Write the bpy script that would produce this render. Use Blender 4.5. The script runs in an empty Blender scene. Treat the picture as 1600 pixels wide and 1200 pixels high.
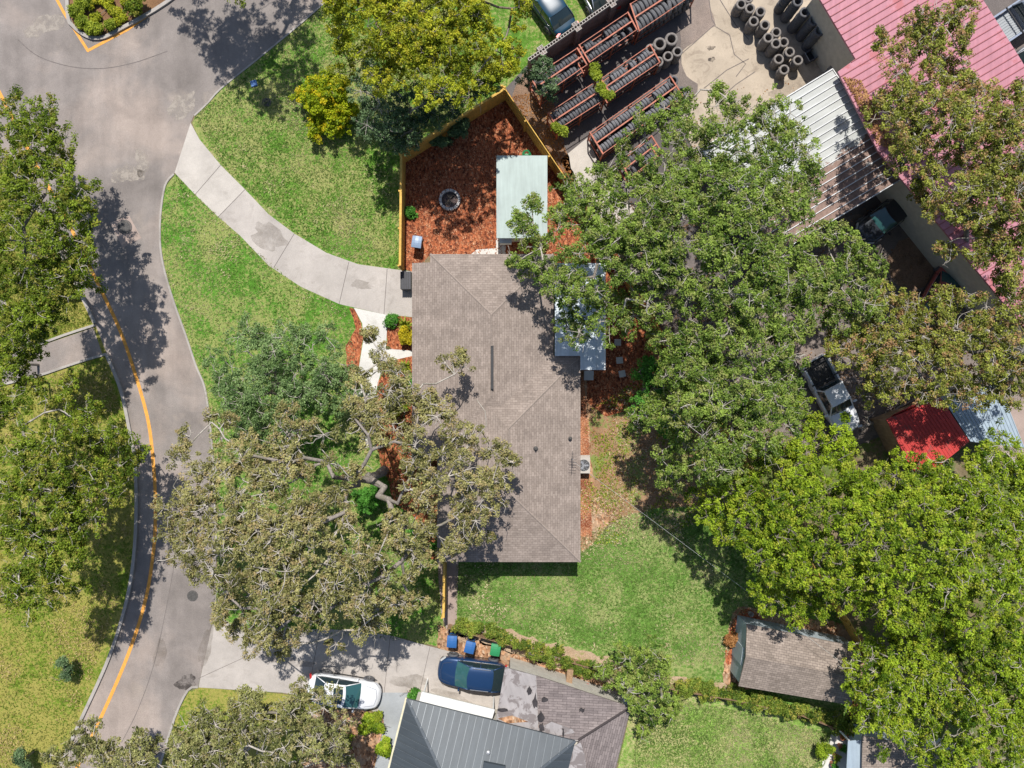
import bpy, math, random
import numpy as np
from mathutils import Vector, Matrix
from mathutils.geometry import tessellate_polygon
random.seed(7); RNG = np.random.default_rng(11)
SC = bpy.context.scene; COL = SC.collection
# ---------------------------------------------------------------- camera, world, sun, exposure
H = 48.0          # camera height in metres, looking straight down
F = 1166.0        # focal length in photo pixels (photo is 1600 wide)
cam = bpy.data.cameras.new('Camera'); cam.sensor_width = 36.0; cam.lens = 36.0 * F / 1600.0
cam.clip_start = 0.5; cam.clip_end = 2000
camo = bpy.data.objects.new('Camera', cam); camo.location = (0, 0, H); COL.objects.link(camo); SC.camera = camo
w = bpy.data.worlds.new('World'); SC.world = w; w.use_nodes = True
nt = w.node_tree; bg = nt.nodes['Background']; sky = nt.nodes.new('ShaderNodeTexSky')
SUN_EL, SUN_AZ = 60.0, -2.0
sky.sky_type = 'NISHITA'; sky.sun_disc = False
sky.sun_elevation = math.radians(SUN_EL); sky.sun_rotation = math.radians(SUN_AZ)
nt.links.new(sky.outputs[0], bg.inputs[0]); bg.inputs[1].default_value = 0.095
sl = bpy.data.lights.new('Sun', 'SUN'); sl.energy = 4.8; sl.angle = math.radians(0.5); sl.color = (1.0, 0.96, 0.9)
so = bpy.data.objects.new('Sun', sl); COL.objects.link(so); so.location = (0, 60, 110)
so.rotation_euler = (-math.radians(90 - SUN_EL), 0, math.radians(2))
SC.view_settings.view_transform = 'Standard'; SC.view_settings.look = 'None'
SC.view_settings.exposure = 0.17; SC.view_settings.gamma = 1.0
SC.render.engine = 'CYCLES'
try:
    SC.cycles.max_bounces = 6; SC.cycles.diffuse_bounces = 3; SC.cycles.glossy_bounces = 2
    SC.cycles.transmission_bounces = 3; SC.cycles.caustics_reflective = False; SC.cycles.caustics_refractive = False
except Exception: pass

# ---------------------------------------------------------------- measuring helpers
def W(px, py, z=0.0):
    """survey point: photo measurement + real height -> metres"""
    k = (H - z) / F
    return ((px - 800) * k, (600 - py) * k, z)
def W2(px, py, z=0.0): return W(px, py, z)[:2]
def smooth(pts, n=6, closed=False):
    P = [Vector(p) for p in pts]; out = []; m = len(P)
    rng = range(m) if closed else range(m - 1)
    for i in rng:
        if closed: a, b, c, d = P[(i-1) % m], P[i], P[(i+1) % m], P[(i+2) % m]
        else: a, b, c, d = P[max(i-1, 0)], P[i], P[i+1], P[min(i+2, m-1)]
        for k in range(n):
            t = k / n
            out.append(0.5 * ((2*b) + (-a + c)*t + (2*a - 5*b + 4*c - d)*t*t + (-a + 3*b - 3*c + d)*t**3))
    if not closed: out.append(P[-1])
    return [tuple(p) for p in out]

# ---------------------------------------------------------------- node helpers / materials
class NB:
    def __init__(s, name):
        s.m = bpy.data.materials.new(name); s.m.use_nodes = True; s.t = s.m.node_tree
        s.b = s.t.nodes['Principled BSDF']; s.out = s.t.nodes['Material Output']
        s.tc = s.t.nodes.new('ShaderNodeTexCoord'); s.obj = s.tc.outputs['Object']; s.uv = s.tc.outputs['UV']
    def link(s, a, b): s.t.links.new(a, b)
    def noise(s, scale, detail=4, rough=0.55, vec=None, dist=0.0):
        n = s.t.nodes.new('ShaderNodeTexNoise'); n.inputs['Scale'].default_value = scale
        n.inputs['Detail'].default_value = detail; n.inputs['Roughness'].default_value = rough
        n.inputs['Distortion'].default_value = dist
        s.link(vec or s.obj, n.inputs['Vector']); return n.outputs['Fac']
    def voro(s, scale, out='Color', vec=None, feature='F1'):
        n = s.t.nodes.new('ShaderNodeTexVoronoi'); n.feature = feature; n.inputs['Scale'].default_value = scale
        s.link(vec or s.obj, n.inputs['Vector']); return n.outputs[out]
    def mapping(s, vec, scale=(1, 1, 1), rot=(0, 0, 0), loc=(0, 0, 0)):
        n = s.t.nodes.new('ShaderNodeMapping'); s.link(vec, n.inputs[0])
        n.inputs['Scale'].default_value = scale; n.inputs['Rotation'].default_value = rot; n.inputs['Location'].default_value = loc
        return n.outputs[0]
    def ramp(s, fac, stops, interp='LINEAR'):
        n = s.t.nodes.new('ShaderNodeValToRGB'); s.link(fac, n.inputs[0]); e = n.color_ramp.elements
        n.color_ramp.interpolation = interp
        while len(e) < len(stops): e.new(0.5)
        for i, (p, c) in enumerate(stops):
            e[i].position = p
            if not hasattr(c, '__len__'): c = (c, c, c)
            e[i].color = (c[0], c[1], c[2], 1)
        return n.outputs[0]
    def mix(s, fac, a, b, mode='MIX'):
        n = s.t.nodes.new('ShaderNodeMix'); n.data_type = 'RGBA'; n.blend_type = mode
        for v, k in ((fac, 0), (a, 6), (b, 7)):
            i = n.inputs[k]
            if isinstance(v, bpy.types.NodeSocket): s.link(v, i)
            elif k == 0: i.default_value = v
            elif hasattr(v, '__len__'): i.default_value = (v[0], v[1], v[2], 1)
            else: i.default_value = (v, v, v, 1)
        return n.outputs[2]
    def bump(s, h, strength=0.5, dist=0.02):
        n = s.t.nodes.new('ShaderNodeBump'); n.inputs['Strength'].default_value = strength
        n.inputs['Distance'].default_value = dist; s.link(h, n.inputs['Height']); s.link(n.outputs[0], s.b.inputs['Normal'])
    def done(s, col, rough=0.8, metal=0.0, spec=0.3):
        if isinstance(col, bpy.types.NodeSocket): s.link(col, s.b.inputs['Base Color'])
        else: s.b.inputs['Base Color'].default_value = (col[0], col[1], col[2], 1)
        if isinstance(rough, bpy.types.NodeSocket): s.link(rough, s.b.inputs['Roughness'])
        else: s.b.inputs['Roughness'].default_value = rough
        s.b.inputs['Metallic'].default_value = metal
        s.b.inputs['Specular IOR Level'].default_value = spec
        return s.m
def sc(c, k): return tuple(min(1, x * k) for x in c)

def m_plain(name, c, rough=0.6, metal=0.0, var=0.12, scale=3.0, spec=0.4, dirt=None):
    n = NB(name); f = n.noise(scale, 6, 0.6)
    col = n.ramp(f, [(0.3, sc(c, 1 - var)), (0.7, sc(c, 1 + var))])
    if dirt: col = n.mix(n.ramp(n.noise(dirt[1], 6, 0.65), [(dirt[2], 0), (dirt[2] + 0.12, 1)]), col, dirt[0])
    return n.done(col, rough, metal, spec)
def m_lawn(name, green, straw, soil, sbias=0.5, soilbias=0.66, seed=0.0):
    n = NB(name); v = n.mapping(n.obj, loc=(seed, seed * 1.7, 0))
    big = n.noise(0.22, 5, 0.6, v); mid = n.noise(0.9, 6, 0.65, v, 0.6); fine = n.noise(5.5, 6, 0.75, v); hair = n.noise(26, 3, 0.7, v)
    a = n.mix(n.ramp(n.noise(2.3, 4, 0.7, v), [(0.35, 0), (0.65, 1)]), sc(green, 0.66), sc(green, 1.3))
    comb = n.mix(0.5, n.mix(0.5, big, mid), fine)
    a = n.mix(n.ramp(comb, [(sbias - 0.03, 0), (sbias + 0.035, 1)]), a, straw)
    b = n.mix(0.35, n.noise(0.55, 5, 0.6, n.mapping(n.obj, loc=(seed + 9, 3, 0))), fine)
    a = n.mix(n.ramp(b, [(soilbias - 0.035, 0), (soilbias + 0.05, 1)]), a, soil)
    a = n.mix(1.0, a, n.ramp(hair, [(0.3, 0.55), (0.7, 1.4)]), 'MULTIPLY')
    wd = n.ramp(n.voro(3.2, 'Distance', v), [(0.1, 0.72), (0.2, 1.0)])
    a = n.mix(0.7, a, n.mix(1.0, a, wd, 'MULTIPLY'))
    n.bump(n.mix(0.5, hair, fine), 0.9, 0.06)
    return n.done(a, 0.95, 0, 0.1)
def m_asphalt(name, c, tint=(1.06, 1.0, 0.95), speck=0.25):
    n = NB(name)
    big = n.noise(0.10, 5, 0.6, None, 0.5); mid = n.noise(0.55, 7, 0.65, None, 0.4); fine = n.noise(22, 4, 0.8)
    a = n.ramp(big, [(0.34, sc(c, 0.74)), (0.5, c), (0.64, sc((c[0]*tint[0], c[1]*tint[1], c[2]*tint[2]), 1.28))])
    a = n.mix(1.0, a, n.ramp(mid, [(0.3, 0.82), (0.5, 1.0), (0.7, 1.16)]), 'MULTIPLY')
    a = n.mix(n.ramp(n.noise(0.35, 6, 0.6, n.mapping(n.obj, loc=(40, 9, 0))), [(0.6, 0), (0.72, 0.5)]), a, (c[0]*1.45, c[1]*1.38, c[2]*1.25))
    a = n.mix(n.ramp(n.noise(0.8, 6, 0.7, n.mapping(n.obj, loc=(4, 29, 0))), [(0.64, 0), (0.74, 0.45)]), a, sc(c, 0.5))
    a = n.mix(1.0, a, n.ramp(fine, [(0.3, 1 - speck), (0.7, 1 + speck)]), 'MULTIPLY')
    a = n.mix(1.0, a, n.ramp(n.noise(90, 2, 0.8), [(0.3, 0.85), (0.7, 1.15)]), 'MULTIPLY')
    st = n.mapping(n.obj, scale=(0.5, 0.06, 1), rot=(0, 0, 0.35))
    a = n.mix(1.0, a, n.ramp(n.noise(1.6, 5, 0.6, st), [(0.35, 0.9), (0.65, 1.1)]), 'MULTIPLY')
    n.bump(fine, 0.5, 0.01); return n.done(a, 0.9, 0, 0.25)
def m_concrete(name, c, stain=(0.20, 0.17, 0.14), amt=0.6, seed=0):
    n = NB(name); v = n.mapping(n.obj, loc=(seed, seed, 0))
    a = n.ramp(n.noise(0.5, 6, 0.6, v), [(0.3, sc(c, 0.82)), (0.7, sc(c, 1.12))])
    s = n.noise(1.1, 7, 0.7, v, 1.0)
    a = n.mix(n.ramp(s, [(0.52, 0), (0.75, amt)]), a, stain)
    a = n.mix(1.0, a, n.ramp(n.noise(18, 4, 0.8, v), [(0.3, 0.88), (0.7, 1.1)]), 'MULTIPLY')
    n.bump(n.noise(30, 3), 0.3, 0.005); return n.done(a, 0.85, 0, 0.25)
def m_mulch(name, c1, c2, c3, scale=11.0, soil=None):
    n = NB(name); v = n.mapping(n.obj, scale=(1, 0.55, 1), rot=(0, 0, 0.5))
    w_ = n.mix(0.25, v, n.voro(2.0, 'Color'), 'ADD')
    cell = n.voro(scale, 'Color', w_); dd = n.voro(scale, 'Distance', w_)
    sep = n.t.nodes.new('ShaderNodeSeparateColor'); n.link(cell, sep.inputs[0])
    a = n.ramp(sep.outputs[0], [(0.0, c2), (0.45, c1), (0.8, sc(c1, 1.35)), (1.0, c3)])
    a = n.mix(1.0, a, n.ramp(n.noise(0.7, 5, 0.6), [(0.3, 0.7), (0.7, 1.2)]), 'MULTIPLY')
    if soil: a = n.mix(n.ramp(n.noise(0.9, 6, 0.7), [(0.48, 0), (0.6, 0.85)]), a, soil)
    a = n.mix(1.0, a, n.ramp(n.noise(4, 4, 0.8), [(0.3, 0.75), (0.7, 1.2)]), 'MULTIPLY')
    n.bump(dd, 1.0, 0.05); return n.done(a, 0.9, 0, 0.2)
def m_dirt(name, c1, c2, grass=None, gb=0.55, seed=0):
    n = NB(name); v = n.mapping(n.obj, loc=(seed, 0, 0))
    a = n.ramp(n.noise(0.8, 7, 0.7, v), [(0.3, c2), (0.65, c1)])
    a = n.mix(1.0, a, n.ramp(n.noise(12, 5, 0.8, v), [(0.3, 0.6), (0.7, 1.3)]), 'MULTIPLY')
    if grass: a = n.mix(n.ramp(n.mix(0.4, n.noise(0.7, 5, 0.6, v), n.noise(5, 4, 0.7, v)), [(gb, 0), (gb + 0.06, 0.9)]), a, grass)
    n.bump(n.noise(9, 5, 0.8), 0.8, 0.05); return n.done(a, 0.95, 0, 0.1)
def m_shingle(name, c1, c2, rw=0.30, rh=0.145, mortar=(0.10, 0.08, 0.07)):
    n = NB(name); br = n.t.nodes.new('ShaderNodeTexBrick'); n.link(n.uv, br.inputs['Vector'])
    br.offset = 0.5; br.inputs['Scale'].default_value = 1.0
    br.inputs['Brick Width'].default_value = rw; br.inputs['Row Height'].default_value = rh
    br.inputs['Mortar Size'].default_value = 0.011; br.inputs['Mortar Smooth'].default_value = 0.6
    br.inputs['Color1'].default_value = (*c1, 1); br.inputs['Color2'].default_value = (*c2, 1); br.inputs['Mortar'].default_value = (*mortar, 1)
    a = n.mix(1.0, br.outputs[0], n.ramp(n.noise(1.0, 5, 0.65, n.uv), [(0.3, 0.86), (0.7, 1.14)]), 'MULTIPLY')
    a = n.mix(1.0, a, n.ramp(n.noise(9, 4, 0.8, n.uv), [(0.3, 0.82), (0.7, 1.2)]), 'MULTIPLY')
    st = n.mapping(n.uv, scale=(0.9, 0.12, 1))
    a = n.mix(1.0, a, n.ramp(n.noise(1.4, 4, 0.6, st), [(0.3, 0.9), (0.7, 1.08)]), 'MULTIPLY')
    n.bump(br.outputs[0], 0.5, 0.02); return n.done(a, 0.92, 0, 0.2)
def m_metalroof(name, c, rough=0.4, dirt=None, metal=0.0, rust=None):
    n = NB(name); a = n.ramp(n.noise(0.5, 5, 0.6, n.uv), [(0.3, sc(c, 0.88)), (0.7, sc(c, 1.1))])
    st = n.mapping(n.uv, scale=(2.5, 0.25, 1))
    a = n.mix(1.0, a, n.ramp(n.noise(1.5, 5, 0.6, st), [(0.3, 0.86), (0.7, 1.1)]), 'MULTIPLY')
    if dirt: a = n.mix(n.ramp(n.noise(dirt[1], 7, 0.7, n.uv, 0.6), [(dirt[2], 0), (dirt[2] + 0.05, 0.85)]), a, dirt[0])
    if rust:
        sx = n.t.nodes.new('ShaderNodeSeparateXYZ'); n.link(n.uv, sx.inputs[0])
        ad = n.t.nodes.new('ShaderNodeMath'); ad.operation = 'MULTIPLY_ADD'
        n.link(n.noise(1.6, 6, 0.75, n.mapping(n.uv, scale=(1.6, 0.55, 1)), 0.3), ad.inputs[0]); ad.inputs[1].default_value = rust[2]; n.link(sx.outputs[0], ad.inputs[2])
        r = n.t.nodes.new('ShaderNodeMapRange'); n.link(ad.outputs[0], r.inputs[0]); r.inputs[1].default_value = rust[1]; r.inputs[2].default_value = rust[1] + rust[3]
        rc = n.ramp(n.noise(6, 6, 0.8, n.uv), [(0.3, sc(rust[0], 0.6)), (0.7, sc(rust[0], 1.4))])
        keep = n.ramp(n.noise(1.1, 6, 0.7, n.mapping(n.uv, loc=(7, 3, 0))), [(0.60, 1), (0.66, 0.25)])
        a = n.mix(n.mix(1.0, r.outputs[0], keep, 'MULTIPLY'), a, rc)
    n.bump(n.noise(2.5, 4, 0.6, n.uv), 0.15, 0.03)
    return n.done(a, rough, metal, 0.4)
def m_paint(name, c, coat=0.8, metal=0.1, rough=0.35):
    n = NB(name); a = n.ramp(n.noise(6, 5, 0.7), [(0.3, sc(c, 0.95)), (0.75, sc(c, 1.05))]); n.done(a, rough, metal, 0.5)
    n.b.inputs['Coat Weight'].default_value = coat; n.b.inputs['Coat Roughness'].default_value = 0.06; return n.m
def m_wood(name, c, plank=0.14, axis='OBJ'):
    n = NB(name); a = n.ramp(n.noise(2.5, 6, 0.7), [(0.3, sc(c, 0.72)), (0.7, sc(c, 1.18))])
    g = n.noise(9, 5, 0.7, n.mapping(n.obj, scale=(1, 1, 0.12)))
    a = n.mix(1.0, a, n.ramp(g, [(0.3, 0.75), (0.7, 1.15)]), 'MULTIPLY'); n.bump(g, 0.3, 0.01); return n.done(a, 0.8, 0, 0.25)
def m_leaf(name, dark, light, trans=0.35, hue2=None, rough=0.55):
    n = NB(name); at = n.t.nodes.new('ShaderNodeAttribute'); at.attribute_name = 'tint'
    a = n.ramp(at.outputs['Fac'], [(0.0, dark), (0.55, tuple((x + y) / 2 for x, y in zip(dark, light))), (1.0, light)])
    if hue2:
        a2 = n.t.nodes.new('ShaderNodeAttribute'); a2.attribute_name = 'hue'
        a = n.mix(n.ramp(a2.outputs['Fac'], [(0.62, 0), (0.9, 0.85)]), a, hue2)
    n.done(a, rough, 0, 0.16)
    tr = n.t.nodes.new('ShaderNodeBsdfTranslucent'); n.link(n.mix(1.0, a, (1.15, 1.25, 0.6), 'MULTIPLY'), tr.inputs[0])
    mx = n.t.nodes.new('ShaderNodeMixShader'); mx.inputs[0].default_value = trans
    n.link(n.b.outputs[0], mx.inputs[1]); n.link(tr.outputs[0], mx.inputs[2]); n.link(mx.outputs[0], n.out.inputs[0])
    return n.m
def m_bark(name, c):
    n = NB(name); g = n.noise(7, 6, 0.8); a = n.ramp(g, [(0.3, sc(c, 0.5)), (0.52, c), (0.75, sc(c, 1.35))])
    a = n.mix(n.ramp(n.noise(1.3, 5, 0.6), [(0.5, 0), (0.62, 0.5)]), a, (0.16, 0.15, 0.09))
    n.bump(g, 0.8, 0.05); return n.done(a, 0.9, 0, 0.1)
def m_block(name, c, mort):
    n = NB(name); br = n.t.nodes.new('ShaderNodeTexBrick'); n.link(n.uv, br.inputs['Vector']); br.inputs['Scale'].default_value = 1
    br.inputs['Brick Width'].default_value = 0.4; br.inputs['Row Height'].default_value = 0.2; br.inputs['Mortar Size'].default_value = 0.012
    br.inputs['Color1'].default_value = (*c, 1); br.inputs['Color2'].default_value = (*sc(c, 0.8), 1); br.inputs['Mortar'].default_value = (*mort, 1)
    a = n.mix(1.0, br.outputs[0], n.ramp(n.noise(2, 6, 0.7), [(0.3, 0.7), (0.7, 1.2)]), 'MULTIPLY'); n.bump(br.outputs[0], 0.3, 0.01)
    return n.done(a, 0.9, 0, 0.15)

MT = {}
MT['asphalt'] = m_asphalt('asphalt', (0.245, 0.215, 0.197))
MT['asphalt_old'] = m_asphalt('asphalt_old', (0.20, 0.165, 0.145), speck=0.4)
MT['seam'] = m_plain('road_seam', (0.15, 0.13, 0.12), 0.95, var=0.25, scale=6)
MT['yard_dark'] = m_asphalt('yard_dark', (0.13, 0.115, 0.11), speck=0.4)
MT['conc'] = m_concrete('concrete_aged', (0.44, 0.40, 0.365), amt=0.45)
MT['conc_new'] = m_concrete('concrete_new', (0.50, 0.46, 0.415), amt=0.25, seed=4)
MT['conc_white'] = m_concrete('concrete_white', (0.62, 0.60, 0.56), amt=0.3, seed=8)
MT['conc_grey'] = m_concrete('concrete_painted', (0.35, 0.37, 0.385), amt=0.15, seed=12)
MT['conc_yard'] = m_concrete('concrete_yard', (0.45, 0.375, 0.29), stain=(0.17, 0.13, 0.10), amt=0.75, seed=21)
MT['conc_tan'] = m_concrete('pavers_tan', (0.36, 0.28, 0.24), amt=0.4, seed=31)
MT['kerb'] = m_concrete('kerb_concrete', (0.38, 0.35, 0.32), amt=0.8, seed=3)
MT['yellow'] = m_plain('yellow_line', (0.72, 0.33, 0.06), 0.8, var=0.15, scale=4, dirt=((0.28, 0.2, 0.14), 5, 0.58))
MT['lawn'] = m_lawn('lawn_front', (0.085, 0.215, 0.025), (0.28, 0.31, 0.10), (0.44, 0.35, 0.22), 0.50, 0.62)
MT['lawn2'] = m_lawn('lawn_upper', (0.10, 0.22, 0.028), (0.30, 0.31, 0.11), (0.44, 0.35, 0.22), 0.495, 0.62, 7)
MT['lawn_back'] = m_lawn('lawn_back', (0.11, 0.215, 0.038), (0.29, 0.33, 0.12), (0.42, 0.34, 0.23), 0.515, 0.63, 13)
MT['lawn_park'] = m_lawn('lawn_park', (0.125, 0.20, 0.02), (0.32, 0.29, 0.075), (0.40, 0.25, 0.14), 0.48, 0.64, 23)
MT['lawn_right'] = m_lawn('lawn_next', (0.19, 0.31, 0.06), (0.40, 0.38, 0.17), (0.42, 0.36, 0.26), 0.51, 0.65, 33)
MT['mulch'] = m_mulch('mulch_red', (0.34, 0.105, 0.045), (0.11, 0.03, 0.018), (0.54, 0.25, 0.13))
MT['mulch_dry'] = m_mulch('mulch_dry', (0.40, 0.22, 0.12), (0.17, 0.08, 0.04), (0.6, 0.44, 0.3), 8, soil=(0.42, 0.30, 0.20))
MT['dirt'] = m_dirt('dirt', (0.38, 0.24, 0.14), (0.25, 0.14, 0.08), (0.20, 0.26, 0.07), 0.50)
MT['dirt_yard'] = m_dirt('dirt_yard', (0.30, 0.20, 0.14), (0.14, 0.09, 0.06), None)
MT['sand'] = m_dirt('sandy_verge', (0.50, 0.38, 0.27), (0.36, 0.25, 0.15), (0.24, 0.28, 0.08), 0.56, 5)
MT['bed'] = m_dirt('planter_soil', (0.26, 0.15, 0.08), (0.15, 0.08, 0.045), (0.25, 0.24, 0.05), 0.6, 8)
MT['ground'] = m_dirt('soil_base', (0.27, 0.21, 0.13), (0.14, 0.11, 0.06), (0.12, 0.17, 0.04), 0.47)
MT['shingle'] = m_shingle('shingles_taupe', (0.315, 0.26, 0.225), (0.245, 0.20, 0.172), mortar=(0.16, 0.128, 0.11))
MT['shingle2'] = m_shingle('shingles_shed', (0.31, 0.255, 0.215), (0.22, 0.18, 0.15))
MT['shingle_old'] = m_shingle('shingles_rotten', (0.255, 0.215, 0.205), (0.175, 0.147, 0.142), 0.55, 0.15, (0.06, 0.05, 0.05))
MT['flat_old'] = m_metalroof('roof_coating_peeling', (0.34, 0.315, 0.31), 0.85, dirt=((0.17, 0.145, 0.14), 1.3, 0.51))
MT['dark_metal'] = m_metalroof('dark_seam_metal', (0.065, 0.078, 0.09), 0.5, metal=0.1)
MT['patio_metal'] = m_metalroof('patio_metal', (0.62, 0.68, 0.72), 0.4)
MT['pale_green'] = m_metalroof('shed_pale_green', (0.34, 0.41, 0.385), 0.5)
MT['pink'] = m_metalroof('roof_faded_red', (0.46, 0.20, 0.245), 0.6, dirt=((0.42, 0.13, 0.14), 0.5, 0.55))
MT['red'] = m_metalroof('roof_red', (0.48, 0.045, 0.04), 0.6, dirt=((0.22, 0.06, 0.05), 1.2, 0.56))
MT['bluegrey'] = m_metalroof('roof_blue_grey', (0.33, 0.40, 0.46), 0.45)
MT['white_rust'] = m_metalroof('roof_white_rust', (0.44, 0.45, 0.43), 0.6, rust=((0.23, 0.15, 0.12), 5.6, 2.4, 0.12))
MT['white_rib'] = m_plain('rib_white', (0.62, 0.62, 0.62), 0.5)
MT['dark_rib'] = m_plain('rib_dark', (0.10, 0.10, 0.12), 0.6)
MT['white'] = m_plain('white_trim', (0.72, 0.72, 0.70), 0.6, var=0.06)
MT['wall'] = m_plain('wall_cream', (0.50, 0.47, 0.41), 0.85)
MT['wall_blue'] = m_plain('wall_blue_grey', (0.40, 0.46, 0.49), 0.8)
MT['wall_brick'] = m_block('wall_blocks', (0.33, 0.27, 0.24), (0.18, 0.14, 0.12))
MT['cream'] = m_plain('gutter_cream', (0.66, 0.60, 0.42), 0.5)
MT['fence'] = m_wood('fence_wood', (0.68, 0.42, 0.10))
MT['fence_old'] = m_wood('fence_weathered', (0.34, 0.22, 0.13))
MT['tyre'] = m_plain('tyre_rubber', (0.10, 0.10, 0.108), 0.75, var=0.35, scale=9)
MT['tyre_dusty'] = m_plain('tyre_dusty', (0.20, 0.18, 0.165), 0.85, var=0.35, scale=7)
MT['rack'] = m_plain('rack_red_paint', (0.42, 0.13, 0.075), 0.6, var=0.35, scale=5, dirt=((0.30, 0.16, 0.10), 4, 0.56))
MT['glass'] = m_paint('car_glass', (0.02, 0.035, 0.04), 1.0, 0.0, 0.05)
MT['glass_teal'] = m_paint('windshield_glass', (0.035, 0.11, 0.115), 1.0, 0.0, 0.05)
MT['car_white'] = m_paint('car_paint_white', (0.76, 0.77, 0.79))
MT['car_navy'] = m_paint('car_paint_navy', (0.012, 0.045, 0.125), metal=0.3)
MT['car_blue'] = m_paint('car_paint_blue', (0.003, 0.04, 0.08), coat=.3, metal=0.0)
MT['car_grey'] = m_paint('car_paint_grey', (0.30, 0.34, 0.42))
MT['car_black'] = m_paint('car_paint_black', (0.015, 0.02, 0.03))
MT['car_red'] = m_paint('car_paint_red', (0.42, 0.10, 0.09))
MT['black'] = m_plain('black_plastic', (0.03, 0.03, 0.033), 0.5, var=0.2)
MT['rim'] = m_plain('rim_alloy', (0.45, 0.45, 0.46), 0.3, 0.7)
MT['lamp'] = m_paint('headlamp', (0.6, 0.62, 0.65), 1.0)
MT['tail'] = m_paint('taillamp', (0.5, 0.02, 0.02), 1.0)
MT['bin_blue'] = m_plain('bin_blue', (0.03, 0.12, 0.33), 0.45, var=0.1)
MT['bin_slate'] = m_plain('bin_slate_lid', (0.22, 0.30, 0.42), 0.4, var=0.12)
MT['bin_green'] = m_plain('bin_green', (0.03, 0.24, 0.09), 0.45, var=0.1)
MT['iron'] = m_plain('cast_iron', (0.10, 0.095, 0.09), 0.7, 0.3, var=0.3, scale=12)
MT['stone'] = m_plain('fire_ring_stone', (0.46, 0.44, 0.42), 0.9, var=0.3, scale=5)
MT['ash'] = m_dirt('ash', (0.16, 0.12, 0.11), (0.05, 0.04, 0.04), None)
MT['terracotta'] = m_plain('terracotta', (0.42, 0.17, 0.10), 0.8)
MT['brick'] = m_plain('edging_brick', (0.50, 0.28, 0.20), 0.85, var=0.3, scale=6)
MT['steel'] = m_plain('galvanised', (0.45, 0.46, 0.47), 0.45, 0.4)
MT['redplastic'] = m_plain('red_plastic', (0.6, 0.05, 0.05), 0.4)
MT['cable'] = m_plain('cable_grey', (0.50, 0.52, 0.50), 0.5)
MT['tyrewall'] = MT['tyre']
BARK = {'limb': m_bark('bark_limb', (0.29, 0.255, 0.225)), 'grey': m_bark('bark_grey', (0.27, 0.235, 0.205)), 'brown': m_bark('bark_brown', (0.22, 0.17, 0.13)), 'pale': m_bark('bark_pale', (0.50, 0.455, 0.40))}
LEAF = {
 'olive': m_leaf('leaf_olive', (0.09, 0.098, 0.026), (0.45, 0.42, 0.165), 0.2, (0.45, 0.34, 0.17)),
 'olivegreen': m_leaf('leaf_olivegreen', (0.07, 0.085, 0.022), (0.40, 0.40, 0.15), 0.2, (0.40, 0.33, 0.16)),
 'greygreen': m_leaf('leaf_greygreen', (0.06, 0.12, 0.035), (0.28, 0.40, 0.15), 0.2),
 'oakL': m_leaf('leaf_oak_left', (0.045, 0.085, 0.006), (0.27, 0.36, 0.032), 0.22, (0.36, 0.32, 0.06)),
 'oakR': m_leaf('leaf_oak_right', (0.05, 0.105, 0.014), (0.31, 0.42, 0.075), 0.22, (0.33, 0.33, 0.11)),
 'oakRR': m_leaf('leaf_oak_redroof', (0.08, 0.10, 0.014), (0.40, 0.43, 0.075), 0.22, (0.50, 0.27, 0.15)),
 'bright': m_leaf('leaf_bright', (0.045, 0.10, 0.006), (0.38, 0.51, 0.035), 0.26, (0.44, 0.46, 0.05)),
 'yellow': m_leaf('leaf_yellowgreen', (0.08, 0.12, 0.006), (0.50, 0.53, 0.035), 0.28, (0.56, 0.48, 0.04)),
 'bluegreen': m_leaf('leaf_bluegreen', (0.04, 0.08, 0.035), (0.18, 0.27, 0.12), 0.2),
 'goldshrub': m_leaf('leaf_goldshrub', (0.10, 0.18, 0.008), (0.5, 0.56, 0.02), 0.3, (0.75, 0.55, 0.02)),
 'gold': m_leaf('leaf_gold', (0.28, 0.24, 0.01), (0.75, 0.60, 0.03), 0.3),
 'green': m_leaf('leaf_green', (0.035, 0.13, 0.015), (0.15, 0.40, 0.06), 0.3),
 'lime': m_leaf('leaf_lime', (0.12, 0.18, 0.015), (0.42, 0.48, 0.05), 0.3),
 'hedge': m_leaf('leaf_hedge', (0.05, 0.10, 0.012), (0.27, 0.35, 0.05), 0.25, (0.46, 0.40, 0.08)),
 'rust': m_leaf('leaf_rust', (0.25, 0.10, 0.03), (0.50, 0.26, 0.10), 0.3),
}

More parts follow.
